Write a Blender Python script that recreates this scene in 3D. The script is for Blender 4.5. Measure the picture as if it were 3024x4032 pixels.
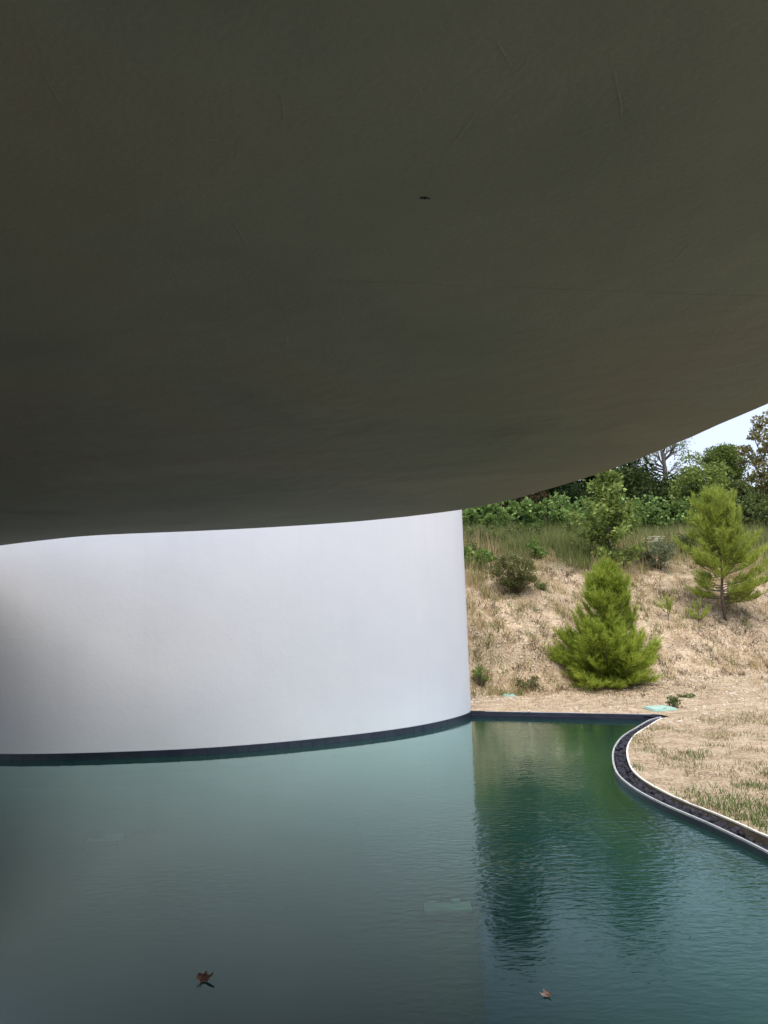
import bpy, math, random
import numpy as np
from mathutils import Vector, Matrix
from mathutils.geometry import delaunay_2d_cdt
R = math.radians
random.seed(7)
rng = np.random.default_rng(11)
for o in list(bpy.data.objects): bpy.data.objects.remove(o)
S = bpy.context.scene
COL = S.collection

# ------------------------------------------------------------------ camera
EYE = 1.8                      # eye height above the water (z = 0)
PITCH, ROLL, FPX = R(6.0), R(2.0), 3028.0     # FPX: focal length in pixels of the 3024 x 4032 photograph
_f = np.array([0, math.cos(PITCH), math.sin(PITCH)])
_u0 = np.array([0, -math.sin(PITCH), math.cos(PITCH)]); _r0 = np.array([1.0, 0, 0])
_u = math.cos(ROLL) * _u0 + math.sin(ROLL) * _r0
_r = math.cos(ROLL) * _r0 - math.sin(ROLL) * _u0
cd = bpy.data.cameras.new('camera'); cam = bpy.data.objects.new('camera', cd); COL.objects.link(cam)
cd.sensor_fit = 'VERTICAL'; cd.sensor_height = 36.0; cd.lens = 36.0 * FPX / 4032.0
cd.clip_start = 0.05; cd.clip_end = 3000
M = Matrix.Identity(4)
for i in range(3):
    M[i][0] = _r[i]; M[i][1] = _u[i]; M[i][2] = -_f[i]
M[2][3] = EYE
cam.matrix_world = M
S.camera = cam
S.render.resolution_x = 768; S.render.resolution_y = 1024

# ------------------------------------------------------------------ sky, sun, exposure
SUN_EL, SUN_AZ = R(67), R(170)     # azimuth clockwise from +Y (the way the camera looks)
W = bpy.data.worlds.new('World'); S.world = W; W.use_nodes = True
nt = W.node_tree; nt.nodes.clear()
def N(nt, t, **kw):
    n = nt.nodes.new(t)
    for k, v in kw.items():
        if k.startswith('i_'):
            key = k[2:]
            key = int(key) if key.isdigit() else key.replace('_', ' ')
            n.inputs[key].default_value = v
        else: setattr(n, k, v)
    return n
sky = N(nt, 'ShaderNodeTexSky'); sky.sky_type = 'NISHITA'; sky.sun_disc = False
sky.sun_elevation = SUN_EL; sky.sun_rotation = SUN_AZ; sky.altitude = 250; sky.dust_density = 3.0
tc = N(nt, 'ShaderNodeTexCoord')
mp = N(nt, 'ShaderNodeMapping'); mp.inputs['Scale'].default_value = (1, 1, 2.6)
nz = N(nt, 'ShaderNodeTexNoise', i_Scale=2.3, i_Detail=6, i_Roughness=.55)
cr = N(nt, 'ShaderNodeValToRGB'); cr.color_ramp.elements[0].position = .30; cr.color_ramp.elements[1].position = .72
cr.color_ramp.elements[0].color = (4.7, 5.5, 7.2, 1); cr.color_ramp.elements[1].color = (6.5, 7.1, 8.5, 1)
mx = N(nt, 'ShaderNodeMix', data_type='RGBA'); mx.inputs['Factor'].default_value = .74
bg = N(nt, 'ShaderNodeBackground'); bg.inputs['Strength'].default_value = .100
wo = N(nt, 'ShaderNodeOutputWorld')
nt.links.new(tc.outputs['Generated'], mp.inputs['Vector']); nt.links.new(mp.outputs[0], nz.inputs['Vector'])
nt.links.new(nz.outputs['Fac'], cr.inputs['Fac'])
sxyz = N(nt, 'ShaderNodeSeparateXYZ'); nt.links.new(tc.outputs['Generated'], sxyz.inputs[0])
thin = N(nt, 'ShaderNodeMapRange', interpolation_type='SMOOTHSTEP'); thin.inputs['From Min'].default_value = .12; thin.inputs['From Max'].default_value = .75
thin.inputs['To Min'].default_value = .86; thin.inputs['To Max'].default_value = .28
nt.links.new(sxyz.outputs[2], thin.inputs['Value']); nt.links.new(thin.outputs[0], mx.inputs['Factor'])
nt.links.new(sky.outputs[0], mx.inputs['A']); nt.links.new(cr.outputs[0], mx.inputs['B'])
nt.links.new(mx.outputs['Result'], bg.inputs['Color']); nt.links.new(bg.outputs[0], wo.inputs[0])
sl = bpy.data.lights.new('sun', 'SUN'); so = bpy.data.objects.new('sun', sl); COL.objects.link(so)
sl.energy = 2.3; sl.angle = R(48); sl.color = (1.0, .95, .88)
sdir = Vector((math.sin(SUN_AZ) * math.cos(SUN_EL), math.cos(SUN_AZ) * math.cos(SUN_EL), math.sin(SUN_EL)))
so.rotation_euler = sdir.to_track_quat('Z', 'Y').to_euler(); so.location = (8, -8, 30)
S.view_settings.view_transform = 'Standard'; S.view_settings.look = 'None'
S.view_settings.gamma = 1; S.view_settings.use_curve_mapping = False
S.view_settings.exposure = 0.79

# ------------------------------------------------------------------ helpers
def ray(px, py): return _f + (px - 1512) / FPX * _r - (py - 2016) / FPX * _u
def at_z(px, py, z):
    d = ray(px, py); t = (z - EYE) / d[2]; return np.array([0, 0, EYE]) + d * t
def at_y(px, py, Y):
    d = ray(px, py); return np.array([0, 0, EYE]) + d * (Y / d[1])
def vnoise(x, y, s=0):
    x = np.asarray(x, float); y = np.asarray(y, float)
    xi = np.floor(x); yi = np.floor(y); fx = x - xi; fy = y - yi
    fx = fx * fx * (3 - 2 * fx); fy = fy * fy * (3 - 2 * fy)
    def hsh(a, b):
        v = np.sin(a * 127.1 + b * 311.7 + s * 74.7) * 43758.5453; return v - np.floor(v)
    return (hsh(xi, yi) * (1 - fx) + hsh(xi + 1, yi) * fx) * (1 - fy) + (hsh(xi, yi + 1) * (1 - fx) + hsh(xi + 1, yi + 1) * fx) * fy
def fbm(x, y, s=0, o=3):
    v = 0; a = .5; t = 0
    for i in range(o):
        v = v + a * vnoise(np.asarray(x) * 2 ** i, np.asarray(y) * 2 ** i, s + i); t += a; a *= .5
    return v / t
def smst(t): t = np.clip(t, 0, 1); return t * t * (3 - 2 * t)
def foot(x): return 11.75 + .40 * np.clip(x, -6, 14)
def terrain(x, y):
    x = np.asarray(x, float); y = np.asarray(y, float)
    s = y - foot(x) + .5 * (fbm(x * .7, y * .7, 5) - .5)
    t = np.clip(s / 8.2, 0, 1)
    hill = 3.05 * (1 - (1 - t) ** 1.75) * smst(np.clip(s / 1.3, 0, 1) * .5 + .5 * np.clip(s / 1.3, 0, 1) ** 1)
    z = .075 + hill + .035 * np.clip(s - 8.2, 0, 60) + .02 * np.clip(y - 75, 0, 400)
    z = z + .05 * (fbm(x * .5, y * .5, 2) - .5) * np.clip((s + 2.2) / 2.0, 0, 1)
    z = z + .16 * (fbm(x * 1.1, y * 1.1, 3) - .5) * np.clip(s / 1.5, 0, 1) + .012 * (fbm(x * 4, y * 4, 9) - .5)
    return z
def on_ground(px, py):
    d = ray(px, py); o = np.array([0, 0, EYE]); t = 3.0
    while t < 90:
        p = o + d * t
        if p[2] < float(terrain(p[0], p[1])): return p
        t += .02
    return p
def mesh_np(name, V, Fa, smooth=False):
    V = np.ascontiguousarray(V, dtype=np.float32); Fa = np.ascontiguousarray(Fa, dtype=np.int32)
    me = bpy.data.meshes.new(name); n, k = Fa.shape
    me.vertices.add(len(V)); me.vertices.foreach_set('co', V.ravel())
    me.loops.add(n * k); me.loops.foreach_set('vertex_index', Fa.ravel())
    me.polygons.add(n); me.polygons.foreach_set('loop_start', np.arange(0, n * k, k, dtype=np.int32))
    me.update(calc_edges=True); me.validate()
    if smooth: me.polygons.foreach_set('use_smooth', np.ones(len(me.polygons), dtype=bool))
    return me
def link(name, me, mat=None, parent=None, loc=None, label=None, cat=None, group=None, kind=None):
    o = bpy.data.objects.new(name, me); COL.objects.link(o)
    if mat is not None and me is not None and not me.materials: me.materials.append(mat)
    if parent is not None: o.parent = parent
    if loc is not None: o.location = [float(v) for v in loc]
    if label: o['label'] = label
    if cat: o['category'] = cat
    if group: o['group'] = group
    if kind: o['kind'] = kind
    return o
def thing(name, label, cat, loc=(0, 0, 0), group=None):
    return link(name, None, None, None, loc, label, cat, group)
class MB:
    def __init__(s): s.v = []; s.f = []
    def quadstrip(s, A, B):
        n = len(s.v); s.v += [tuple(map(float, p)) for p in A] + [tuple(map(float, p)) for p in B]; k = len(A)
        for i in range(k - 1): s.f.append((n + i, n + i + 1, n + k + i + 1, n + k + i))
    def box(s, c, d, rz=0):
        n = len(s.v); cx, cy, cz = c; hx, hy, hz = d[0] / 2, d[1] / 2, d[2] / 2; ca, sa = math.cos(rz), math.sin(rz)
        for z in (-hz, hz):
            for x, y in ((-hx, -hy), (hx, -hy), (hx, hy), (-hx, hy)):
                s.v.append((cx + x * ca - y * sa, cy + x * sa + y * ca, cz + z))
        s.f += [tuple(n + i for i in q) for q in ((3, 2, 1, 0), (4, 5, 6, 7), (0, 1, 5, 4), (1, 2, 6, 5), (2, 3, 7, 6), (3, 0, 4, 7))]
    def tube(s, P, r, k=6, cap=True):
        P = [Vector(p) for p in P]; n0 = len(s.v); m = len(P)
        rr = r if hasattr(r, '__len__') else [r] * m
        ref = Vector((.31, .17, .93)) if abs((P[-1] - P[0]).normalized().z) < .8 else Vector((1, .1, .05))
        for i, p in enumerate(P):
            t = (P[min(i + 1, m - 1)] - P[max(i - 1, 0)]).normalized(); a = t.cross(ref).normalized(); b = t.cross(a)
            for j in range(k):
                an = 2 * math.pi * j / k; q = p + (a * math.cos(an) + b * math.sin(an)) * rr[i]; s.v.append(tuple(q))
        for i in range(m - 1):
            for j in range(k):
                a_ = n0 + i * k + j; b_ = n0 + i * k + (j + 1) % k; s.f.append((a_, b_, b_ + k, a_ + k))
        if cap: s.f.append(tuple(n0 + j for j in range(k))[::-1]); s.f.append(tuple(n0 + (m - 1) * k + j for j in range(k)))
    def mesh(s, name, smooth=False):
        me = bpy.data.meshes.new(name); me.from_pydata(s.v, [], s.f); me.validate(); me.update()
        if smooth: me.polygons.foreach_set('use_smooth', np.ones(len(me.polygons), dtype=bool))
        return me
def catmull(P, n=12, closed=False):
    P = [np.array(p, float) for p in P]; m = len(P); out = []
    rngi = range(m if closed else m - 1)
    for i in rngi:
        g = (lambda j: P[j % m]) if closed else (lambda j: P[min(max(j, 0), m - 1)])
        p0, p1, p2, p3 = g(i - 1), g(i), g(i + 1), g(i + 2)
        for k in range(n):
            t = k / n
            out.append(.5 * (2 * p1 + (p2 - p0) * t + (2 * p0 - 5 * p1 + 4 * p2 - p3) * t * t + (3 * p1 - p0 - 3 * p2 + p3) * t ** 3))
    if not closed: out.append(P[-1])
    return np.array(out)
def resample(P, step, closed=False):
    P = np.asarray(P, float)
    if closed: P = np.vstack([P, P[:1]])
    L = np.r_[0, np.cumsum(np.linalg.norm(np.diff(P, axis=0), axis=1))]
    n = max(2, int(round(L[-1] / step)) + 1); s = np.linspace(0, L[-1], n)
    Q = np.stack([np.interp(s, L, P[:, k]) for k in range(P.shape[1])], 1)
    return Q[:-1] if closed else Q
def offs(P, d, closed=False):
    P = np.asarray(P, float)[:, :2]
    T = (np.roll(P, -1, 0) - np.roll(P, 1, 0)) if closed else np.gradient(P, axis=0)
    T /= np.linalg.norm(T, axis=1)[:, None]
    return P + d * np.stack([T[:, 1], -T[:, 0]], 1)       # + = to the right of the walk
def z3(P, z): P = np.asarray(P)[:, :2]; return np.c_[P, np.full(len(P), z) if np.isscalar(z) else z]

# ------------------------------------------------------------------ materials
def material(name):
    m = bpy.data.materials.new(name); m.use_nodes = True; t = m.node_tree; t.nodes.clear()
    out = N(t, 'ShaderNodeOutputMaterial'); b = N(t, 'ShaderNodeBsdfPrincipled'); t.links.new(b.outputs[0], out.inputs[0])
    return m, t, b, out
def ramp(t, src, stops):
    c = N(t, 'ShaderNodeValToRGB'); e = c.color_ramp.elements
    while len(e) < len(stops): e.new(.5)
    for el, (p, col) in zip(e, stops): el.position = p; el.color = (*col, 1)
    t.links.new(src, c.inputs['Fac']); return c.outputs[0]
def noise(t, vec, scale, detail=4, rough=.55, dist=0):
    n = N(t, 'ShaderNodeTexNoise', i_Scale=scale, i_Detail=detail, i_Roughness=rough, i_Distortion=dist)
    if vec is not None: t.links.new(vec, n.inputs['Vector'])
    return n.outputs['Fac']
def mapped(t, scale=(1, 1, 1), rot=(0, 0, 0), src='Object'):
    c = N(t, 'ShaderNodeTexCoord'); m = N(t, 'ShaderNodeMapping'); m.inputs['Scale'].default_value = scale; m.inputs['Rotation'].default_value = rot
    t.links.new(c.outputs[src], m.inputs['Vector']); return m.outputs[0]
def worldpos(t): return N(t, 'ShaderNodeNewGeometry').outputs['Position']
def mixc(t, fac, a, b, mode='MIX'):
    m = N(t, 'ShaderNodeMix', data_type='RGBA', blend_type=mode)
    for k, v in (('Factor', fac), ('A', a), ('B', b)):
        if isinstance(v, (int, float)): m.inputs[k].default_value = v
        elif isinstance(v, tuple): m.inputs[k].default_value = (*v, 1)
        else: t.links.new(v, m.inputs[k])
    return m.outputs['Result']
def math_(t, op, a, b=None, c=None):
    m = N(t, 'ShaderNodeMath', operation=op)
    for i, v in enumerate((a, b, c)):
        if v is None: continue
        if isinstance(v, (int, float)): m.inputs[i].default_value = v
        else: t.links.new(v, m.inputs[i])
    return m.outputs[0]
def bump(t, h, strength, dist, bsdf=None, normal=None):
    b = N(t, 'ShaderNodeBump'); b.inputs['Distance'].default_value = dist
    if isinstance(strength, (int, float)): b.inputs['Strength'].default_value = strength
    else: t.links.new(strength, b.inputs['Strength'])
    t.links.new(h, b.inputs['Height'])
    if normal is not None: t.links.new(normal, b.inputs['Normal'])
    if bsdf is not None: t.links.new(b.outputs[0], bsdf.inputs['Normal'])
    return b.outputs[0]
def simple(name, stops, scale=3, rough=.8, bs=.3, bd=.01, bscale=None, spec=.3):
    m, t, b, o = material(name); p = worldpos(t)
    t.links.new(ramp(t, noise(t, p, scale, 6), stops), b.inputs['Base Color'])
    b.inputs['Roughness'].default_value = rough; b.inputs['Specular IOR Level'].default_value = spec
    bump(t, noise(t, p, bscale or scale * 6, 4), bs, bd, b); return m
def foliage(name, dark, mid, light, trans=.35, scale=2.0, rough=.55, spec=.35):
    m, t, b, o = material(name); g = N(t, 'ShaderNodeNewGeometry')
    v = math_(t, 'MULTIPLY_ADD', g.outputs['Random Per Island'], .55, math_(t, 'MULTIPLY', noise(t, g.outputs['Position'], scale, 2), .5))
    c = ramp(t, v, [(.2, dark), (.5, mid), (.85, light)])
    t.links.new(c, b.inputs['Base Color']); b.inputs['Roughness'].default_value = rough; b.inputs['Specular IOR Level'].default_value = spec
    tr = N(t, 'ShaderNodeBsdfTranslucent'); t.links.new(mixc(t, .5, c, tuple(x * 1.2 for x in light)), tr.inputs['Color'])
    ms = N(t, 'ShaderNodeMixShader'); ms.inputs[0].default_value = trans
    t.links.new(b.outputs[0], ms.inputs[1]); t.links.new(tr.outputs[0], ms.inputs[2]); t.links.new(ms.outputs[0], o.inputs[0]); return m

def soffit_material():
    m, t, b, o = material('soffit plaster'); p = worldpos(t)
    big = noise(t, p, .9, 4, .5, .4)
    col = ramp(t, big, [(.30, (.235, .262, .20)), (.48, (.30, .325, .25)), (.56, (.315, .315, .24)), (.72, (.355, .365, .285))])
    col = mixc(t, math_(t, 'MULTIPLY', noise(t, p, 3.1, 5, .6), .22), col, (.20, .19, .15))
    A = at_z(1290, 1103, 2.455); B = at_z(3024, 1168, 2.455)         # the long hairline crack
    d = B - A; L = float(np.hypot(d[0], d[1])); tx, ty = d[0] / L, d[1] / L
    sx = N(t, 'ShaderNodeSeparateXYZ'); t.links.new(p, sx.inputs[0])
    X = math_(t, 'SUBTRACT', sx.outputs[0], float(A[0])); Y = math_(t, 'SUBTRACT', sx.outputs[1], float(A[1]))
    al = math_(t, 'ADD', math_(t, 'MULTIPLY', X, float(tx)), math_(t, 'MULTIPLY', Y, float(ty)))
    ac = math_(t, 'SUBTRACT', math_(t, 'MULTIPLY', Y, float(tx)), math_(t, 'MULTIPLY', X, float(ty)))
    wob = math_(t, 'MULTIPLY', math_(t, 'SUBTRACT', noise(t, p, 9, 4), .5), .022)
    dist = math_(t, 'ABSOLUTE', math_(t, 'ADD', ac, wob))
    wid = math_(t, 'MULTIPLY', ramp(t, noise(t, p, 5, 2), [(.35, (.15,) * 3), (.7, (1,) * 3)]), .0012)
    line = math_(t, 'MULTIPLY', math_(t, 'LESS_THAN', dist, wid), math_(t, 'MULTIPLY', math_(t, 'GREATER_THAN', al, 0.), math_(t, 'LESS_THAN', al, L * 1.3)))
    t.links.new(mixc(t, math_(t, 'MULTIPLY', line, .6), col, (.06, .055, .045)), b.inputs['Base Color'])
    b.inputs['Roughness'].default_value = .75; b.inputs['Specular IOR Level'].default_value = .25
    grain = noise(t, p, 95, 3, .6); med = noise(t, p, 16, 5, .55, .6); wav = noise(t, p, 2.2, 3)
    n1 = bump(t, wav, .5, .03); n2 = bump(t, med, .24, .004, None, n1); bump(t, grain, .5, .0022, b, n2)
    return m
def wall_material():
    m, t, b, o = material('white render'); p = worldpos(t)
    st = noise(t, mapped(t, (1, 1, .7), src='Object'), .9, 4, .5)
    col = ramp(t, st, [(.3, (.622, .642, .682)), (.7, (.668, .684, .718))])
    run = noise(t, mapped(t, (5, 5, .35), src='Object'), 1.3, 5, .65); col = mixc(t, ramp(t, run, [(.52, (0,) * 3), (.75, (.16,) * 3)]), col, (.56, .555, .54))
    low = N(t, 'ShaderNodeSeparateXYZ'); t.links.new(p, low.inputs[0]); spl = N(t, 'ShaderNodeMapRange', interpolation_type='SMOOTHSTEP'); spl.inputs['From Min'].default_value = .34; spl.inputs['From Max'].default_value = .06
    t.links.new(low.outputs[2], spl.inputs['Value']); col = mixc(t, math_(t, 'MULTIPLY', math_(t, 'MULTIPLY', spl.outputs[0], noise(t, p, 7, 5, .7)), .32), col, (.50, .51, .49))
    t.links.new(col, b.inputs['Base Color']); b.inputs['Roughness'].default_value = .7; b.inputs['Specular IOR Level'].default_value = .3
    n1 = bump(t, noise(t, p, 2.2, 4), .2, .025); bump(t, noise(t, p, 30, 5), .35, .003, b, n1); return m
def water_material():
    m = bpy.data.materials.new('pool water'); m.use_nodes = True; t = m.node_tree; t.nodes.clear()
    out = N(t, 'ShaderNodeOutputMaterial'); p = worldpos(t)
    sx = N(t, 'ShaderNodeSeparateXYZ'); t.links.new(p, sx.inputs[0])
    def mp_(sc, rz):
        q = N(t, 'ShaderNodeMapping'); q.inputs['Scale'].default_value = sc; q.inputs['Rotation'].default_value = (0, 0, rz); t.links.new(p, q.inputs[0]); return q.outputs[0]
    r1 = noise(t, mp_((1, 2.1, 1), R(12)), 10.5, 2, .45, .4)
    r2 = noise(t, mp_((1, 1.8, 1), R(-8)), 27., 2, .5, .3)
    r3 = noise(t, mp_((1, 1.5, 1), R(4)), 2.2, 2, .4)
    # a breeze reaches the open water only; it dies out in the lee of the wall
    patch = noise(t, mp_((1, 1, 1), 0), .55, 2, .5)
    mr = N(t, 'ShaderNodeMapRange', interpolation_type='SMOOTHSTEP'); mr.inputs['From Min'].default_value = -.5; mr.inputs['From Max'].default_value = 1.5
    mr.inputs['To Min'].default_value = .18; mr.inputs['To Max'].default_value = 1.0
    t.links.new(math_(t, 'SUBTRACT', sx.outputs[0], math_(t, 'MULTIPLY', math_(t, 'SUBTRACT', sx.outputs[1], 5.5), .10)), mr.inputs['Value'])
    gust = N(t, 'ShaderNodeValToRGB'); e_ = gust.color_ramp.elements; e_.new(.5); e_.new(.5)
    for el, (q, v_) in zip(e_, ((.06, .30), (.28, 1.0), (.50, .62), (1.0, .30))): el.position = q; el.color = (v_, v_, v_, 1)
    t.links.new(math_(t, 'MULTIPLY', math_(t, 'SUBTRACT', sx.outputs[1], 3.0), .125), gust.inputs['Fac'])
    pm = N(t, 'ShaderNodeMapRange'); pm.inputs['From Min'].default_value = .35; pm.inputs['From Max'].default_value = .62; pm.inputs['To Min'].default_value = .3
    t.links.new(patch, pm.inputs['Value'])
    wind = math_(t, 'MULTIPLY', math_(t, 'MULTIPLY', mr.outputs[0], gust.outputs[0]), pm.outputs[0])
    hgt = math_(t, 'ADD', math_(t, 'MULTIPLY', r1, 1.0), math_(t, 'ADD', math_(t, 'MULTIPLY', r2, .33), math_(t, 'MULTIPLY', r3, .7)))
    nrm = bump(t, hgt, wind, .0066)
    fr = N(t, 'ShaderNodeFresnel'); fr.inputs['IOR'].default_value = 1.333; t.links.new(nrm, fr.inputs['Normal'])
    gl = N(t, 'ShaderNodeBsdfGlossy'); gl.inputs['Roughness'].default_value = .02; t.links.new(nrm, gl.inputs['Normal']); gl.inputs['Color'].default_value = (.80, 1, .94, 1)
    tr = N(t, 'ShaderNodeBsdfTransparent'); tr.inputs['Color'].default_value = (.50, .76, .66, 1)
    df = N(t, 'ShaderNodeBsdfDiffuse'); df.inputs['Color'].default_value = (.015, .064, .056, 1)
    m1 = N(t, 'ShaderNodeMixShader'); m1.inputs[0].default_value = .38
    t.links.new(tr.outputs[0], m1.inputs[1]); t.links.new(df.outputs[0], m1.inputs[2])
    m2 = N(t, 'ShaderNodeMixShader'); refl = math_(t, 'MAXIMUM', math_(t, 'MULTIPLY_ADD', fr.outputs[0], 2.0, -.085), .010); t.links.new(refl, m2.inputs[0]); t.links.new(m1.outputs[0], m2.inputs[1]); t.links.new(gl.outputs[0], m2.inputs[2])
    t.links.new(m2.outputs[0], out.inputs[0]); return m
def ground_material():
    m, t, b, o = material('dry earth'); p = worldpos(t)
    n1 = noise(t, p, .8, 6, .6); n2 = noise(t, p, 5, 8, .7); n3 = noise(t, p, 30, 5, .7); n4 = noise(t, p, 2.1, 6, .65)
    c = ramp(t, n2, [(.33, (.20, .14, .09)), (.45, (.46, .335, .215)), (.56, (.70, .555, .385)), (.70, (.82, .68, .50))])
    sz = N(t, 'ShaderNodeSeparateXYZ'); t.links.new(p, sz.inputs[0])
    trod = N(t, 'ShaderNodeMapRange', interpolation_type='SMOOTHSTEP'); trod.inputs['From Min'].default_value = .09; trod.inputs['From Max'].default_value = .5; trod.inputs['To Min'].default_value = .30
    t.links.new(sz.outputs[2], trod.inputs['Value'])
    c = mixc(t, math_(t, 'MULTIPLY', ramp(t, n1, [(.43, (0,) * 3), (.60, (.8,) * 3)]), trod.outputs[0]), c, mixc(t, n3, (.12, .088, .05), (.33, .255, .155)))
    c = mixc(t, math_(t, 'MULTIPLY', ramp(t, n4, [(.48, (0,) * 3), (.62, (.75,) * 3)]), trod.outputs[0]), c, mixc(t, n3, (.15, .105, .065), (.38, .285, .185)))
    c = mixc(t, .45, c, ramp(t, n3, [(.36, (.15, .105, .065)), (.48, (.54, .41, .275)), (.62, (.84, .70, .53))]))
    sx = N(t, 'ShaderNodeSeparateXYZ'); t.links.new(p, sx.inputs[0])
    # vegetated earth up on the bank: darker humus and thatch
    mr = N(t, 'ShaderNodeMapRange', interpolation_type='SMOOTHSTEP'); mr.inputs['From Min'].default_value = 1.9; mr.inputs['From Max'].default_value = 2.7
    t.links.new(math_(t, 'ADD', sx.outputs[2], math_(t, 'MULTIPLY', math_(t, 'SUBTRACT', n1, .5), 1.2)), mr.inputs['Value'])
    c = mixc(t, mr.outputs[0], c, mixc(t, n2, (.07, .075, .03), (.17, .15, .07)))
    t.links.new(c, b.inputs['Base Color']); b.inputs['Roughness'].default_value = .95; b.inputs['Specular IOR Level'].default_value = .1
    n_1 = bump(t, n2, .9, .07); bump(t, n3, 1.0, .03, b, n_1); return m

MAT = {}
MAT['soffit'] = soffit_material(); MAT['wall'] = wall_material(); MAT['water'] = water_material(); MAT['ground'] = ground_material()
MAT['tile'] = simple('dark blue tile', [(.3, (.012, .016, .030)), (.7, (.022, .028, .045))], 8, .35, .1, .002, spec=.5)
MAT['kerb'] = simple('dark kerb', [(.3, (.020, .024, .038)), (.7, (.040, .045, .062))], 6, .5, .2, .003)
MAT['rim'] = simple('pale rim', [(.3, (.30, .31, .32)), (.7, (.46, .46, .455))], 12, .5, .2, .002)
MAT['rim_white'] = simple('white rim', [(.3, (.66, .62, .54)), (.7, (.82, .79, .72))], 14, .7, .3, .003)
MAT['channel'] = simple('channel concrete', [(.3, (.15, .125, .085)), (.7, (.27, .225, .16))], 9, .85, .3, .004)
MAT['lava'] = simple('lava stone', [(.3, (.012, .012, .018)), (.7, (.045, .045, .062))], 30, .8, .8, .01, 90)
MAT['floor'] = simple('pool floor', [(.3, (.055, .095, .090)), (.7, (.075, .12, .115))], 1.2, .8, .1, .004)
MAT['paving'] = simple('terrace concrete', [(.3, (.26, .25, .22)), (.7, (.34, .33, .30))], 2, .8, .2, .004)
MAT['cover'] = simple('green plastic', [(.3, (.30, .47, .40)), (.7, (.40, .57, .49))], 9, .6, .2, .002)
MAT['stone'] = simple('limestone', [(.3, (.48, .41, .32)), (.7, (.68, .61, .51))], 16, .9, .5, .01)
MAT['litter'] = simple('leaf litter', [(.3, (.09, .055, .03)), (.7, (.26, .18, .10))], 11, .9, .2, .003)
MAT['bark'] = simple('pine bark', [(.3, (.055, .040, .030)), (.7, (.15, .115, .09))], 14, .9, .8, .02)
MAT['barkgrey'] = simple('grey bark', [(.3, (.085, .075, .065)), (.7, (.20, .18, .16))], 14, .9, .8, .02)
MAT['wood'] = simple('weathered wood', [(.3, (.20, .16, .12)), (.7, (.36, .31, .25))], 20, .9, .4, .004)
MAT['pine'] = foliage('pine needles', (.065, .10, .012), (.23, .325, .034), (.55, .62, .11), .40, 1.6)
MAT['pine2'] = foliage('lower pine needles', (.08, .115, .016), (.24, .325, .046), (.55, .61, .13), .40, 1.6)
MAT['oak'] = foliage('oak leaves', (.042, .075, .014), (.145, .21, .038), (.37, .44, .12), .3, 1.5)
MAT['oakdry'] = foliage('browning oak leaves', (.07, .08, .026), (.16, .17, .055), (.32, .27, .11), .35, 1.2)
MAT['dark'] = foliage('dark evergreen leaves', (.010, .019, .008), (.022, .040, .014), (.050, .078, .026), .15, .8, .9, .08)
MAT['darkred'] = foliage('dark reddish leaves', (.013, .016, .008), (.034, .034, .014), (.11, .055, .028), .15, .8, .9, .08)
MAT['dark2'] = foliage('deep green leaves', (.016, .030, .010), (.036, .060, .018), (.085, .120, .036), .2, .8, .9, .1)
MAT['mid'] = foliage('mid green leaves', (.030, .050, .013), (.088, .128, .030), (.22, .26, .08), .28, .9)
MAT['crownpine'] = foliage('old pine needles', (.04, .07, .016), (.11, .165, .032), (.22, .29, .065), .3, .8)
MAT['vine'] = foliage('vine leaves', (.034, .08, .016), (.115, .21, .038), (.38, .50, .17), .3, 1.5)
MAT['shrub'] = foliage('shrub leaves', (.050, .060, .016), (.105, .120, .030), (.17, .185, .055), .3, 2.5)
MAT['greyshrub'] = foliage('grey green leaves', (.06, .085, .040), (.12, .155, .075), (.22, .26, .14), .3, 2.5)
MAT['weed'] = foliage('weed leaves', (.06, .12, .02), (.13, .22, .04), (.24, .34, .08), .35, 3)
MAT['straw'] = foliage('dry grass', (.19, .14, .065), (.42, .325, .165), (.66, .54, .31), .3, 1.2, .7)
MAT['thatch'] = foliage('dead thatch', (.065, .045, .026), (.25, .18, .10), (.60, .47, .30), .1, 1.8, .9)
MAT['deadtuft'] = foliage('dead brown plants', (.035, .024, .014), (.095, .066, .038), (.22, .165, .095), .1, 1.8, .9, .1)
MAT['grass'] = foliage('green grass', (.065, .09, .022), (.15, .19, .05), (.33, .33, .12), .35, 1.0, .6)
MAT['turf'] = foliage('short turf', (.09, .10, .03), (.21, .19, .075), (.42, .345, .18), .2, 1.4, .8)
MAT['turfgreen'] = foliage('short green turf', (.045, .085, .018), (.09, .15, .032), (.19, .24, .07), .25, 2.2, .7)
MAT['umbel'] = simple('umbel flowers', [(.3, (.62, .60, .46)), (.7, (.78, .77, .64))], 20, .8)
MAT['deadleaf'] = simple('dead leaf', [(.3, (.075, .028, .012)), (.6, (.22, .095, .045)), (.8, (.40, .24, .14))], 22, .6, .5, .004, 60)
MAT['paleleaf'] = simple('pale dead leaf', [(.3, (.24, .10, .06)), (.5, (.42, .25, .17)), (.75, (.60, .48, .38))], 26, .7, .5, .004, 60)
MAT['fit_dark'] = simple('sunk fitting rubber', [(.3, (.006, .008, .008)), (.7, (.014, .016, .016))], 9, .6)
MAT['fit_pale'] = simple('sunk fitting plastic', [(.3, (.55, .62, .54)), (.7, (.70, .74, .66))], 9, .6)
MAT['fit_white'] = simple('sunk white tag', [(.3, (.8, .85, .82)), (.7, (.9, .9, .88))], 9, .6)

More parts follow.
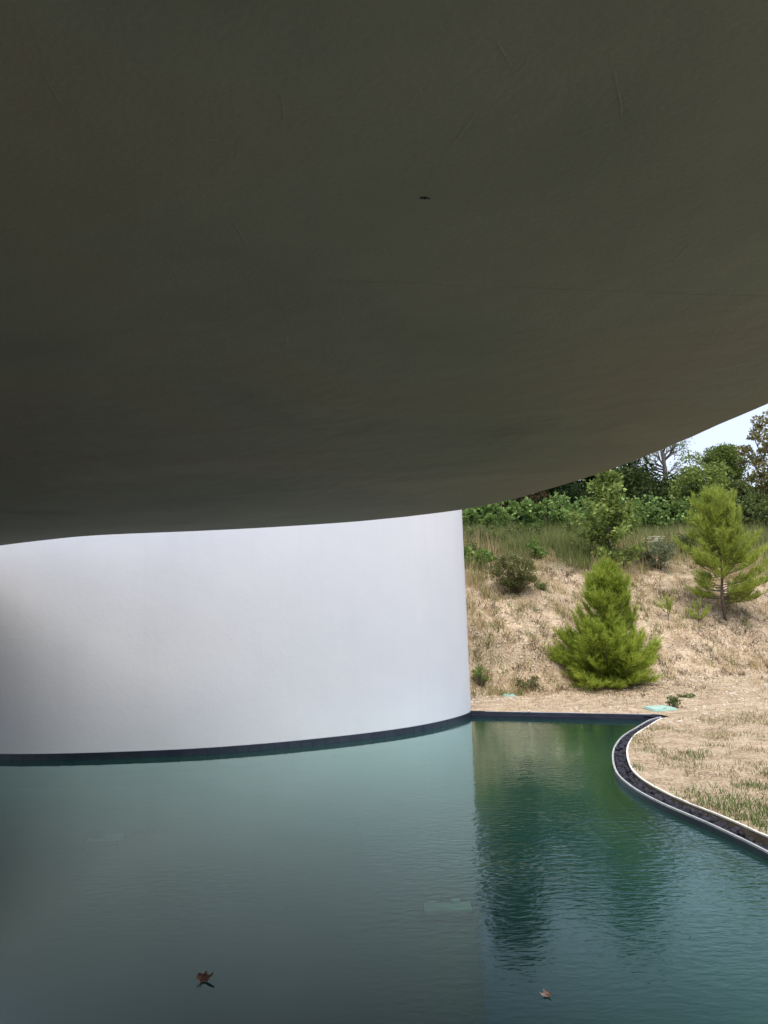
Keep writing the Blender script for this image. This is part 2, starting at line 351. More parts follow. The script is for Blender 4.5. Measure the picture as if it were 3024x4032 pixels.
# ------------------------------------------------------------------ plan of the pool
wl = [at_z(x, y, 0)[:2] for x, y in [(0, 2992), (602, 2979), (993, 2955), (1331, 2922), (1586, 2889), (1750, 2857), (1841, 2829), (1859, 2816)]]
wall_ctrl = wl + [np.array(p) for p in ((1.155, 11.75), (1.05, 12.9), (.45, 15.2), (-.9, 17.3), (-3, 18.5), (-5.6, 18.4), (-8, 16.9), (-9.2, 14.4), (-8.7, 11.9), (-6.9, 10.1))]
WALL = resample(catmull(wall_ctrl, 16, True), .09, True)
for _ in range(6): WALL = .25 * np.roll(WALL, 1, 0) + .5 * WALL + .25 * np.roll(WALL, -1, 0)
a2 = np.sum(WALL[:, 0] * np.roll(WALL[:, 1], -1) - np.roll(WALL[:, 0], -1) * WALL[:, 1])
if a2 < 0: WALL = WALL[::-1]                       # counter-clockwise: outside is to the right of the walk
inner_px = [(2597, 2823), (2562, 2831), (2505, 2864), (2453, 2896), (2427, 2927), (2414, 2957), (2413, 2988), (2418, 3014), (2431, 3045), (2461, 3075), (2518, 3115), (2597, 3156), (2671, 3189), (2736, 3215), (2806, 3246), (2885, 3283), (2955, 3316), (3024, 3352)]
Z_IN, Z_OUT = .055, .080
GI = [at_z(x, y, Z_IN)[:2] for x, y in inner_px]
d_end = GI[-1] - GI[-2]
GI += [GI[-1] + np.array([.05, -.35]), GI[-1] + np.array([.13, -.9]), GI[-1] + np.array([.42, -2.0]), np.array([3.5, 1.9])]
GI = resample(catmull(GI, 10), .05)
for _ in range(10): GI[1:-1] = .25 * GI[:-2] + .5 * GI[1:-1] + .25 * GI[2:]
GW = .138                                           # clear width of the gutter
C0 = GI[0]; far_dir = np.array(at_z(1860, 2810, .05)[:2]) - C0; far_dir /= np.linalg.norm(far_dir)
FE = np.array([C0 + far_dir * s for s in np.linspace(0, 4.4, 45)])          # far edge, from the corner towards the wall
# walking GI from the corner to the camera the pool is on the right hand, the land on the left
def gline(d): return offs(GI, -d)                   # d > 0: towards the land
OUT_EDGE = gline(GW + .010)
far_n = np.array([-far_dir[1], far_dir[0]]);
if far_n[1] < 0: far_n = -far_n
FAR_OUT = FE + far_n * .088
hole = list(OUT_EDGE) + [np.array([3.66, 1.6]), np.array([-14., 1.6]), np.array([-15., 7.]), np.array([-14., 12.3]), np.array([-9., 12.6])] + list(FAR_OUT[::-1])
hole = np.array(hole)

def inside(P, poly):
    x, y = P[:, 0], P[:, 1]; r = np.zeros(len(P), bool); n = len(poly)
    for i in range(n):
        x1, y1 = poly[i]; x2, y2 = poly[(i + 1) % n]
        c = ((y1 > y) != (y2 > y)) & (x < (x2 - x1) * (y - y1) / (y2 - y1 + 1e-12) + x1); r ^= c
    return r

# ------------------------------------------------------------------ ground
def build_ground():
    pts = []
    def grid(x0, x1, y0, y1, st):
        gx, gy = np.meshgrid(np.arange(x0, x1, st), np.arange(y0, y1, st)); g = np.c_[gx.ravel(), gy.ravel()]
        return g + rng.uniform(-.3, .3, g.shape) * st
    fine = grid(.4, 12, 3, 23, .13); pts.append(fine)
    mid = grid(-24, 34, -20, 50, 1.0); mid = mid[~((mid[:, 0] > .3) & (mid[:, 0] < 12.1) & (mid[:, 1] > 2.9) & (mid[:, 1] < 23.1))]; pts.append(mid)
    far = grid(-600, 600, -300, 1400, 40); far = far[~((far[:, 0] > -26) & (far[:, 0] < 36) & (far[:, 1] > -22) & (far[:, 1] < 52))]; pts.append(far)
    P = np.vstack(pts); P = P[~inside(P, hole)]
    k = len(hole)
    allp = np.vstack([hole, P]); ed = [(i, (i + 1) % k) for i in range(k)]
    v, e, f, *_ = delaunay_2d_cdt([Vector(map(float, p)) for p in allp], ed, [], 0, 1e-5)
    V = np.array([(p.x, p.y) for p in v]); Fa = np.array([t for t in f if len(t) == 3])
    cen = V[Fa].mean(1); Fa = Fa[~inside(cen, hole)]
    z = terrain(V[:, 0], V[:, 1])
    return mesh_np('ground', np.c_[V, z], Fa, True)
link('ground', build_ground(), MAT['ground'], kind='structure')

# pool basin: floor, side walls; water sheet
wb = np.array([p for p in list(gline(-.001)) + [np.array([3.5, 1.62]), np.array([-13.99, 1.62]), np.array([-14.9, 7.]), np.array([-13.9, 12.2]), np.array([-9., 12.5])] + list(FE[::-1])])
def ngon(name, P, z):
    me = bpy.data.meshes.new(name); me.from_pydata([(float(x), float(y), z) for x, y in P], [], [tuple(range(len(P)))])
    if me.polygons[0].normal.z < 0: me.flip_normals()
    me.update(); return me
link('pool_floor', ngon('pool_floor', wb, -.42), MAT['floor'], kind='structure')
link('pool_water', ngon('pool_water', wb, 0.0), MAT['water'], kind='structure')
mb = MB(); cl = np.vstack([wb, wb[:1]]); mb.quadstrip(z3(cl, -.43), z3(cl, .02))
link('pool_side', mb.mesh('pool_side'), MAT['kerb'], kind='structure')
COVE = ((.004, -.012), (.03, -.16), (.12, -.27), (.32, -.35), (.62, -.395), (.95, -.418))     # rounded foot of the basin walls
mb = MB()
for (d0, za), (d1, zb) in zip(COVE[:-1], COVE[1:]): mb.quadstrip(z3(FE - far_n * (d0 + .01), za), z3(FE - far_n * (d1 + .01), zb))
WC_ = np.vstack([WALL, WALL[:1]])
for (d0, za), (d1, zb) in zip(COVE[:-1], COVE[1:]): mb.quadstrip(z3(offs(WC_, d0 + .025), za - .006), z3(offs(WC_, d1 + .025), zb - .002))
link('pool_cove', mb.mesh('pool_cove', True), MAT['floor'], kind='structure')
# terrace on which the photographer stands
mb = MB(); mb.box((-5.1, -4.2, .03), (17.6, 11.62, .2))
link('terrace', mb.mesh('terrace'), MAT['paving'], kind='structure')

# ------------------------------------------------------------------ pool kerb at the far side
kerb = thing('pool_kerb', 'straight dark blue kerb along the far side of the pool below the dry bank', 'kerb', (0, 0, 0))
def ring(mb, A, zA, B, zB): mb.quadstrip(z3(A, zA), z3(B, zB))
mb = MB(); F0, F1 = FE - far_n * .012, FE + far_n * .022
ring(mb, F0, -.40, F0, .036); ring(mb, F0, .036, F1, .036); ring(mb, F1, .036, F1, .0)
link('kerb_face', mb.mesh('kerb_face'), MAT['tile'], kerb)
mb = MB(); F2, F3 = FE + far_n * .070, FE + far_n * .100
ring(mb, F1, .015, F2, .015); link('kerb_channel', mb.mesh('kerb_channel'), MAT['kerb'], kerb)
mb = MB(); ring(mb, F2, .0, F2, .070); ring(mb, F2, .070, F3, .070); ring(mb, F3, .070, F3, -.1)
link('kerb_back', mb.mesh('kerb_back'), MAT['kerb'], kerb)
cs = [FE[2] + far_n * .03, C0 - far_dir * .02, OUT_EDGE[5], OUT_EDGE[5] - far_n * .0 - far_dir * .16, C0 - far_dir * .42 + far_n * .04, C0 - far_dir * .42 + far_n * .22, FAR_OUT[2] + far_n * .05]
me = ngon('corner_stone', cs, .058); link('corner_stone', me, MAT['kerb'], kerb)

# ------------------------------------------------------------------ curved overflow gutter with lava stones
gut = thing('overflow_gutter', 'curved overflow gutter filled with black lava stones between pool and dry lawn', 'gutter', (0, 0, 0))
def profile(name, mat, pts, parent):
    mb = MB()
    for (d0, za), (d1, zb) in zip(pts[:-1], pts[1:]): mb.quadstrip(z3(gline(d0), za), z3(gline(d1), zb))
    return link(name, mb.mesh(name), mat, parent)
profile('basin_side', MAT['floor'], [(-.006, -.012), (-.03, -.16), (-.12, -.27), (-.32, -.35), (-.62, -.395), (-.95, -.419)], gut)
profile('inner_wall', MAT['tile'], [(-.006, -.012), (-.006, Z_IN - .012), (.016, Z_IN - .012), (.016, -.06)], gut)
profile('inner_rim', MAT['rim'], [(-.008, Z_IN - .014), (-.008, Z_IN), (.009, Z_IN), (.009, Z_IN - .014)], gut)
profile('channel_floor', MAT['channel'], [(.016, -.035), (GW, -.035)], gut)
profile('outer_wall', MAT['channel'], [(GW, -.05), (GW, Z_OUT - .01), (GW + .03, Z_OUT - .01)], gut)
wobble = .004 * (fbm(np.arange(len(GI)) * .35, np.zeros(len(GI)), 4) - .5)
mb = MB(); oa, ob = gline(GW - .003), gline(GW + .015) ; zz = Z_OUT + 2 * wobble
ob = ob + (ob - oa) * (wobble * 90)[:, None]
oa, ob, zz = oa[4:], ob[4:], zz[4:]
mb.quadstrip(z3(oa, Z_OUT - .012), z3(oa, zz)); mb.quadstrip(z3(oa, zz), z3(ob, zz)); mb.quadstrip(z3(ob, zz), z3(ob, .0))
link('outer_rim', mb.mesh('outer_rim'), MAT['rim_white'], gut)
def rock_mesh(name, seed, sq=.75):
    r = np.random.default_rng(seed); ph = (1 + 5 ** .5) / 2
    v = np.array([(-1, ph, 0), (1, ph, 0), (-1, -ph, 0), (1, -ph, 0), (0, -1, ph), (0, 1, ph), (0, -1, -ph), (0, 1, -ph), (ph, 0, -1), (ph, 0, 1), (-ph, 0, -1), (-ph, 0, 1)], float)
    v /= np.linalg.norm(v[0]); v *= r.uniform(.72, 1.15, (12, 1)); v *= np.array([1.15, .9, sq])
    f = np.array([(0, 11, 5), (0, 5, 1), (0, 1, 7), (0, 7, 10), (0, 10, 11), (1, 5, 9), (5, 11, 4), (11, 10, 2), (10, 7, 6), (7, 1, 8), (3, 9, 4), (3, 4, 2), (3, 2, 6), (3, 6, 8), (3, 8, 9), (4, 9, 5), (2, 4, 11), (6, 2, 10), (8, 6, 7), (9, 8, 1)])
    return v, f
lava = []
for k in range(8):
    v, f = rock_mesh('l', 40 + k, .8); me = mesh_np('lava_stone', v, f); me.materials.append(MAT['lava']); lava.append(me)
stones = []
G0 = GI; Tn = np.gradient(G0, axis=0); Tn /= np.linalg.norm(Tn, axis=1)[:, None]; Nn = np.stack([-Tn[:, 1], Tn[:, 0]], 1)
Lg = np.r_[0, np.cumsum(np.linalg.norm(np.diff(G0, axis=0), axis=1))]
s = .25
while s < Lg[-1] - .3:
    i = int(np.searchsorted(Lg, s)); fill = (.75 if G0[i][1] > 5.7 else .5) + .55 * vnoise(s * 1.7, 0, 3)
    for lane in (.036, .078, .118):
        if random.random() > .97 * min(1, fill + .25): continue
        d = lane + random.uniform(-.014, .014); rad = random.uniform(.021, .034)
        p = G0[i] + Nn[i] * min(max(d, .036), .118); stones.append((p[0] + random.uniform(-.012, .012), p[1] + random.uniform(-.012, .012), (.012 if G0[i][1] > 5.6 else -.012) + random.uniform(0, .036) * fill, rad))
    s += .036
stones = [q for q in stones if q[1] > 4.4]
stones.sort(key=lambda q: q[1])
near_s = stones[:300]; rest = stones[300:]
for x, y, z, rad in near_s:
    o = link('lava_stone', random.choice(lava), None, gut, (x, y, z)); o.scale = (rad,) * 3
    o.rotation_euler = (random.uniform(0, 6), random.uniform(0, 6), random.uniform(0, 6))
def merge_rocks(name, arr, mat, sq, seed, **kw):
    bases = [rock_mesh('b', seed + k, sq) for k in range(6)]; V = []; Fa = []; n = 0
    for x, y, z, rad in arr:
        v, f = bases[random.randrange(6)]; a = random.uniform(0, 6.28); c, s_ = math.cos(a), math.sin(a)
        v = v @ np.array([[c, s_, 0], [-s_, c, 0], [0, 0, 1]]) * rad + np.array([x, y, z]); V.append(v); Fa.append(f + n); n += 12
    return link(name, mesh_np(name, np.vstack(V), np.vstack(Fa)), mat, **kw)
if rest: merge_rocks('lava_gravel', rest, MAT['lava'], .8, 70, parent=gut, kind='stuff')

# ------------------------------------------------------------------ white curved wall of the auditorium
WH = 4.15
aud = thing('auditorium_wall', 'tall white curved windowless wall rising from the pool on a dark tile base', 'building', (0, 0, 0))
wc = np.vstack([WALL, WALL[:1]]); wo_ = offs(WALL, -.0, True); inn = offs(WALL, -.25, True)
mb = MB(); wi = np.vstack([inn, inn[:1]])
lv = [.035, .066] + list(np.linspace(.3, WH, 10))
for a, b in zip(lv[:-1], lv[1:]): mb.quadstrip(z3(wc, a), z3(wc, b))
mb.quadstrip(z3(wc, WH), z3(wi, WH)); mb.quadstrip(z3(wi, WH), z3(wi, WH - .6))
link('wall_shell', mb.mesh('wall_shell', True), MAT['wall'], aud)
me = ngon('wall_roof', inn, WH - .35); link('wall_roof', me, MAT['wall'], aud)
mb = MB(); mb.quadstrip(z3(wc, -.42), z3(wc, .036)); link('base_course', mb.mesh('base_course', True), MAT['kerb'], aud)
# tile course at the waterline
vis = resample(np.vstack([WALL, WALL[:1]]), .155)
cx = WALL.mean(0)
for i in range(len(vis) - 1):
    a, b = vis[i], vis[i + 1]; m_ = (a + b) / 2
    if m_[1] > 12.3 or m_[0] < -7.5: continue
    tg = (b - a) / np.linalg.norm(b - a); nm = np.array([tg[1], -tg[0]])
    mb = MB(); L = np.linalg.norm(b - a) - .002; c = m_ + nm * .008
    mb.box((0, 0, 0), (L, .026, .49))
    o = link('base_tile', mb.mesh('base_tile'), MAT['tile'], aud, (c[0], c[1], -.175)); o.rotation_euler = (0, 0, math.atan2(tg[1], tg[0]))
# small nail hole
dpt = ray(908, 2518); tt = 8.0
while True:
    p = np.array([0, 0, EYE]) + dpt * tt
    if inside(p[None, :2], WALL)[0]: break
    tt += .005
v, f = rock_mesh('n', 5); link('nail_hole', mesh_np('nail_hole', v * .009, f), MAT['tile'], aud, p)

# ------------------------------------------------------------------ canopy over the viewer
HC = 2.455
sof = [(0, 2148), (200, 2124), (400, 2106), (800, 2090), (1200, 2068), (1500, 2045), (1815, 2008), (2000, 1970), (2200, 1915), (2400, 1850), (2600, 1775), (2800, 1685), (3024, 1588)]
E_ = [at_z(x, y, HC)[:2] for x, y in sof]
E_ = [np.array(p) for p in ((-11.5, 10.6), (-8.6, 10.9), (-6.4, 9.75), (-5.1, 8.95))] + E_ + [np.array(p) for p in ((1.50, 2.05), (1.56, 1.0), (1.62, -1.2), (1.3, -4.2), (.2, -7.4), (-2, -9.4), (-6, -10.2), (-12, -8), (-15, -2), (-15.2, 5), (-13.8, 9))]
EDGE = resample(catmull(E_, 14, True), .06, True)
for _ in range(25): EDGE = .25 * np.roll(EDGE, 1, 0) + .5 * EDGE + .25 * np.roll(EDGE, -1, 0)
EDGE = offs(EDGE, 0, True) + .0
jit = .016 * (fbm(np.arange(len(EDGE)) * .09, np.zeros(len(EDGE)), 8) - .5) + .01 * (fbm(np.arange(len(EDGE)) * .35, np.zeros(len(EDGE)), 18) - .5)
EDGE = EDGE + (offs(EDGE, 1, True) - EDGE) * jit[:, None]
pav = thing('pavilion', 'low concrete canopy with dark plastered underside and curved edge over the pool', 'canopy', (0, 0, 0))
me = ngon('soffit', EDGE, HC); me.flip_normals(); link('soffit', me, MAT['soffit'], pav)
mb = MB(); ec = np.vstack([EDGE, EDGE[:1]]); up1 = ec + (offs(ec, 0)[:, :2] - ec)
mb.quadstrip(z3(ec, HC), z3(ec, HC + .26)); link('fascia', mb.mesh('fascia', True), MAT['wall'], pav)
link('roof_deck', ngon('roof_deck', EDGE, HC + .26), MAT['wall'], pav)
mb = MB(); mb.box((-6.9, -6.2, 1.28), (14.6, .3, 2.34)); link('rear_wall', mb.mesh('rear_wall'), MAT['wall'], pav)
for x, y in ((1.15, -2.6), (-4.0, -1.5), (-10.5, 0.2)):
    mb = MB(); mb.tube([(x, y, .13), (x, y, HC + .01)], .13, 20); link('column', mb.mesh('column', True), MAT['wall'], pav)
# little hole in the plaster and the trowel ridges left in it
hp = at_z(1666, 778, HC)
for dx, dy, r_ in ((-.003, 0, .0032), (.0035, .0006, .0040), (.0095, .002, .0024)):
    v, f = rock_mesh('h', int(1e4 * (dx + .01))); link('plaster_hole', mesh_np('plaster_hole', v * r_ * np.array([1, 1.1, .5]), f), MAT['fit_dark'], pav, (hp[0] + dx, hp[1] + dy, HC - .0008))
for pl in [[(165, 285), (205, 350), (250, 425)], [(780, 345), (812, 415)], [(1090, 345), (1118, 420), (1112, 480)], [(645, 1005), (690, 1080), (735, 1180)],
           [(900, 855), (955, 935), (985, 990)], [(940, 540), (928, 630)], [(1930, 135), (1985, 210), (2020, 275)], [(2085, 215), (2050, 280), (2020, 300)],
           [(2400, 220), (2425, 320), (2445, 420), (2450, 510)], [(1870, 445), (1830, 505), (1775, 575)], [(1385, 300), (1395, 360)], [(2990, 490), (2950, 515)],
           [(2720, 955), (2650, 1030)], [(1120, 1380), (1130, 1310)], [(1340, 1110), (1385, 1165), (1400, 1180)], [(1380, 1115), (1362, 1160)], [(1420, 1112), (1440, 1155)],
           [(3024, 1500), (2975, 1545), (2930, 1590)], [(2700, 1505), (2830, 1508)]]:
    P = resample(catmull([at_z(x, y, HC) for x, y in pl], 5), .02); w = .0006 * np.sin(np.linspace(.15, math.pi - .15, len(P)))
    P[:, :2] += .0015 * (np.random.default_rng(len(P)).random((len(P), 2)) - .5)
    mb = MB(); A, B = offs(P, .0026), offs(P, -.0026); top = z3(P, HC - w)
    mb.quadstrip(z3(A, HC - .0002), top); mb.quadstrip(top, z3(B, HC - .0002)); link('plaster_ridge', mb.mesh('plaster_ridge', True), MAT['soffit'], pav)

exec_veg = True
# ------------------------------------------------------------------ vegetation builders
def blades(name, P, h, w, lean, mat, r, **kw):
    n = len(P); a = r.uniform(0, 2 * math.pi, n); ca, sa = np.cos(a), np.sin(a)
    la = r.uniform(0, 2 * math.pi, n); ln = lean * r.uniform(.3, 1.3, n) * h
    side = np.c_[ca, sa, np.zeros(n)] * (w[:, None] / 2); ld = np.c_[np.cos(la), np.sin(la), np.zeros(n)] * ln[:, None]
    upv = np.c_[np.zeros(n), np.zeros(n), h]
    m1 = P + upv * .55 + ld * .28; t = P + upv + ld
    V = np.stack([P - side, P + side, m1 - side * .75, m1 + side * .75, t], 1).reshape(-1, 3)
    b = np.arange(n)[:, None] * 5
    Fa = np.concatenate([b + np.array([[0, 1, 3]]), b + np.array([[0, 3, 2]]), b + np.array([[2, 3, 4]])])
    return link(name, mesh_np(name, V, Fa), mat, **kw)
def leaf_mesh(name, P, size, r, aspect=.55, up=.0, dirs=None):
    n = len(P); d = r.normal(size=(n, 3)) if dirs is None else dirs + .55 * r.normal(size=(n, 3))
    d[:, 2] += up; d /= np.linalg.norm(d, axis=1)[:, None]
    q = r.normal(size=(n, 3)); sd = np.cross(d, q); sd /= np.linalg.norm(sd, axis=1)[:, None]
    s = (size * r.uniform(.6, 1.35, n))[:, None]
    V = np.stack([P - d * s * .5, P + sd * s * aspect * .5, P + d * s * .5, P - sd * s * aspect * .5], 1).reshape(-1, 3)
    return mesh_np(name, V, np.arange(n * 4).reshape(-1, 4))
def crown_points(r, n, nclump, rad, clump, shell=.55, bottom=-.8):
    d = r.normal(size=(nclump, 3)); d /= np.linalg.norm(d, axis=1)[:, None]
    C = d * (shell + (1 - shell) * r.random((nclump, 1)) ** .6); C = C[C[:, 2] > bottom] * np.asarray(rad)
    k = r.integers(0, len(C), n); sz = clump * r.uniform(.55, 1.35, len(C))
    off = r.normal(size=(n, 3)); off /= np.maximum(np.linalg.norm(off, axis=1)[:, None], 1e-6); off *= r.random((n, 1)) ** .45
    off[:, 2] *= .7
    return C, C[k] + off * sz[k][:, None], off
def tree(name, label, px, py_base_xy, height, rad, mat, bark, seed, nleaf=9000, nclump=60, clump=.6, leaf=.16, cz=.6, trunk_r=.14, group=None, cat='tree', shell=.5, bottom=-.75, squash=None):
    r = np.random.default_rng(seed); x, y = py_base_xy; z = float(terrain(x, y)) - .05
    t = thing(name, label, cat, (x, y, z), group)
    C, P, off = crown_points(r, nleaf, nclump, rad, clump, shell, bottom)
    ctr = np.array([0, 0, height * cz]); top = height - (ctr[2] + rad[2]); ctr[2] += top * .5
    P = P + ctr; C = C + ctr; keep = P[:, 2] > .12
    link('crown', leaf_mesh('crown', P[keep], leaf, r, .6, .15, off[keep]), mat, t)
    mb = MB(); tp = [np.array([0, 0, -.1])]; m = 6
    for i in range(1, m + 1):
        q = i / m * (ctr[2] + rad[2] * .45); tp.append(np.array([.06 * height * (r.random() - .5) * i / m * 1.2, .06 * height * (r.random() - .5) * i / m, q]))
    tp = catmull(tp, 3); rr = np.linspace(trunk_r, trunk_r * .22, len(tp)); mb.tube(tp, rr, 8)
    for c in C[r.permutation(len(C))[:22]]:
        hh = np.clip((c[2] - rad[2] * .5) * r.uniform(.5, .9), .12 * height, tp[-1][2]); k = int(np.argmin(abs(tp[:, 2] - hh))); a = tp[k]
        mid = (a + c) / 2 + np.array([0, 0, -.08 * np.linalg.norm(c - a)]) + r.normal(size=3) * .05
        mb.tube(catmull([a, mid, c], 4), np.linspace(rr[k] * .5, .012, 9), 5)
    link('trunk', mb.mesh('trunk', True), bark, t); return t
def pine(name, label, loc, height, lens, mat, seed, start=.06, shoots=1.0, trunk_r=.035, needle=.085, upturn=.9, e0=-8, hpow=.9, spread=.13, branches=None, nb=None, group=None):
    """young pine: whorls of upturned branches set with needle shoots. lens: branch length as function of relative height."""
    r = np.random.default_rng(seed); t = thing(name, label, 'pine tree', loc, group)
    mb = MB(); lean = r.normal(size=2) * .02 * height
    tp = np.array([[lean[0] * q * q, lean[1] * q * q, q * height * .97] for q in np.linspace(0, 1, 12)]); tp[0, 2] = -.1
    tp[1:-1, :2] += r.normal(size=(10, 2)) * .012 * height * .6
    mb.tube(tp, np.linspace(trunk_r, .006, 12), 7)
    SH = []
    SH.append((tp[-1], np.array([0, 0, 1.]), .22 * min(1, height / 2)))
    BR = branches(r) if branches else []
    for j, q in enumerate(np.sort(start + (0.97 - start) * r.random(nb or 0) ** hpow)):
        a = j * 2.39996 + r.normal() * .5
        BR.append((q, a, R(e0) + R(52 - e0) * q ** .9 + r.normal() * spread * (1.6 - q), lens(q, a) * r.uniform(.75, 1.12)))
    for q, a, e, L in BR:
        if L < .05: continue
        b0 = np.array([np.interp(q, np.linspace(0, 1, 12), tp[:, k]) for k in range(3)]); hd = np.array([math.cos(a), math.sin(a), 0])
        pts = [b0]; m = 7
        for i in range(1, m + 1):
            f = i / m; el = e + upturn * (.45 + .55 * q) * f * f; pts.append(pts[-1] + (hd * math.cos(el) + np.array([0, 0, math.sin(el)])) * L / m)
        pts = np.array(pts); mb.tube(pts, np.linspace(max(.006, trunk_r * .33 * (1 - .5 * q)), .003, m + 1), 4, False)
        ns = max(3, int(L * 24 * shoots))
        for s_ in range(ns):
            f = .14 + .86 * r.random() ** .75; k = min(int(f * m), m - 1); p = pts[k] + (pts[k + 1] - pts[k]) * (f * m - k)
            dr = (pts[k + 1] - pts[k]); dr /= np.linalg.norm(dr)
            sdv = np.cross(dr, [0, 0, 1]); sdv /= np.linalg.norm(sdv) + 1e-6
            d = dr * .8 + sdv * r.normal() * .75 + np.array([0, 0, .25 + .65 * r.random()]); d /= np.linalg.norm(d)
            SH.append((p + r.normal(size=3) * .01, d, r.uniform(.12, .28) * (0.75 + .5 * (1 - f))))
        SH.append((pts[-1], (pts[-1] - pts[-2]) / np.linalg.norm(pts[-1] - pts[-2]) + np.array([0, 0, .3]), .2))
    link('trunk', mb.mesh('trunk', True), MAT['bark'], t)
    B = []; D = []; per = 30
    for p, d, L in SH:
        d = d / np.linalg.norm(d); f = r.random(per)[:, None]; rad = r.normal(size=(per, 3)); rad -= (rad @ d)[:, None] * d; rad /= np.linalg.norm(rad, axis=1)[:, None]
        B.append(p + d * f * L); dd = d * .85 + rad * r.uniform(.25, .75, (per, 1)); D.append(dd / np.linalg.norm(dd, axis=1)[:, None])
    B = np.vstack(B); D = np.vstack(D); n = len(B); q = r.normal(size=(n, 3)); sd = np.cross(D, q); sd /= np.linalg.norm(sd, axis=1)[:, None]
    L = needle * r.uniform(.7, 1.25, (n, 1)); w = .0042
    V = np.stack([B - sd * w, B + sd * w, B + D * L], 1).reshape(-1, 3)
    link('crown', mesh_np('crown', V, np.arange(3 * n).reshape(-1, 3)), mat, t); return t

# ------------------------------------------------------------------ young pines on the bank
p = on_ground(2395, 2702)
def bushy(r):
    out = []
    for j in range(165):                                  # a dome of branches from the very base
        a = j * 2.39996 + r.normal() * .4; e = R(-5) + R(70) * r.random() ** 1.05
        bump_ = 1 + .16 * math.sin(3 * a + .6) + .10 * math.sin(5 * a)
        L = .80 * bump_ / math.sqrt((math.cos(e) / 1.0) ** 2 + (math.sin(e) / 1.42) ** 2) * r.uniform(.62, 1.05)
        out.append((.01 + .22 * r.random() ** 1.3, a, e, L))
    for j in range(14): out.append((.34 + .24 * r.random(), j * 2.4 + r.normal() * .3, R(18) + R(20) * r.random(), r.uniform(.25, .5)))
    for j in range(60):                                   # the leader's own tuft above
        q = .60 + .36 * r.random(); out.append((q, j * 2.39996 + r.normal() * .3, R(28) + R(34) * (q - .6) / .36 + r.normal() * .12, np.interp(q, [.6, .72, .85, .97], [.52, .48, .36, .14]) * r.uniform(.8, 1.1)))
    return out
pine('young_pine', 'bushy bright green young pine branching from the ground at foot of bank', (p[0], p[1], p[2]), 1.92, None, MAT['pine'], 3, .015, 1.5, .04, .105, .6, branches=bushy)
p = on_ground(2858, 2442)
def l2(q, a):
    c = math.cos(a)
    low = 0
    top = np.interp(q, [.28, .34, .46, .62, .8, .92, 1], [0, .80, .92, .84, .62, .36, .12]); return max(low, top)
def skirt(r):
    return [(.10 + .20 * r.random(), r.normal() * .55 + .1, R(-4) + R(22) * r.random(), r.uniform(.55, 1.1)) for _ in range(15)] + [(.16 + .14 * r.random(), math.pi + r.normal() * .7, R(2), r.uniform(.3, .55)) for _ in range(7)]
pine('young_pine', 'young pine with bare lower trunk and rounded crown standing higher on the stony bank', (p[0], p[1], p[2]), 2.52, l2, MAT['pine2'], 8, .33, .9, .036, .105, .75, e0=6, spread=.28, nb=130, branches=skirt)
for px, py, hgt, lab in ((2632, 2445, .42, 'thin pine seedling beside the bushy young pine on the stony bank'), (2752, 2452, .42, 'small pine seedling at the base of the bare trunked pine'),):
    p = on_ground(px, py); pine('pine_seedling', lab, (p[0], p[1], p[2]), hgt, lambda q, a, hgt=hgt: .16 * (1.05 - q), MAT['pine2'], px, .08, 1.0, .008, .07, .9, nb=12)

# ------------------------------------------------------------------ oak sapling and shrubs on the bank
def shrub(name, label, px, py, w, h, mat, seed, n=2600, leaf=.05, clump=.16, nclump=40, cat='shrub', tall=False, shell=.35, dense=1.0, group=None):
    p = on_ground(px, py); r = np.random.default_rng(seed); t = thing(name, label, cat, (p[0], p[1], p[2] - .02), group)
    C, P, off = crown_points(r, n, nclump, (w / 2, w / 2 * .9, h * .46), clump, shell, -.95)
    P[:, 2] += h * .54; C[:, 2] += h * .54
    link('foliage', leaf_mesh('foliage', P[P[:, 2] > 0], leaf, r, .6, .2, off[P[:, 2] > 0]), mat, t)
    mb = MB()
    for c in C[:24]:
        mb.tube(catmull([np.array([r.normal() * .02, r.normal() * .02, -.05]), c * np.array([.45, .45, .5]) + r.normal(size=3) * .02, c], 4), np.linspace(.012, .003, 9), 4)
    link('stem', mb.mesh('stem', True), MAT['bark'], t); return t
p = on_ground(2405, 2235)
ok = thing('oak_sapling', 'leafy green oak sapling at the top of the bank above the bushy pine', 'tree', (p[0], p[1], p[2] - .03))
r = np.random.default_rng(31); hgt = 2.25; mb = MB()
tp = catmull([np.array([0, 0, -.1]), np.array([.03, .02, .5]), np.array([-.02, 0, 1.1]), np.array([.02, .03, 1.7]), np.array([.02, 0, 2.2])], 4); mb.tube(tp, np.linspace(.045, .006, len(tp)), 7)
LP = []; LO = []
for j in range(70):
    q = .05 + .95 * r.random() ** 1.2; a = r.uniform(0, 6.28); Lb = np.interp(q, [0, .15, .35, .55, .8, 1], [.45, .68, .72, .55, .36, .12]) * r.uniform(.45, 1.5)
    b0 = tp[min(int(q * (len(tp) - 1)), len(tp) - 1)]; e = .35 + .5 * q
    tip = b0 + np.array([math.cos(a) * math.cos(e), math.sin(a) * math.cos(e), math.sin(e)]) * Lb
    md = (b0 + tip) / 2 + np.array([0, 0, -.05]); mb.tube(catmull([b0, md, tip], 4), np.linspace(.012, .003, 9), 4)
    kk = 110; f = r.random(kk) ** .45; base = b0 + (tip - b0) * f[:, None]; of = r.normal(size=(kk, 3)) * .07; LP.append(base + of); LO.append(of * 9)
LP = np.vstack(LP); LO = np.vstack(LO)
link('trunk', mb.mesh('trunk', True), MAT['barkgrey'], ok); link('crown', leaf_mesh('crown', LP, .095, r, .6, .2, LO), MAT['oak'], ok)
shrub('broom_shrub', 'round olive green shrub on the dry bank near the white wall', 2035, 2335, .95, .82, MAT['shrub'], 41, 8200, .034, .15, 60)
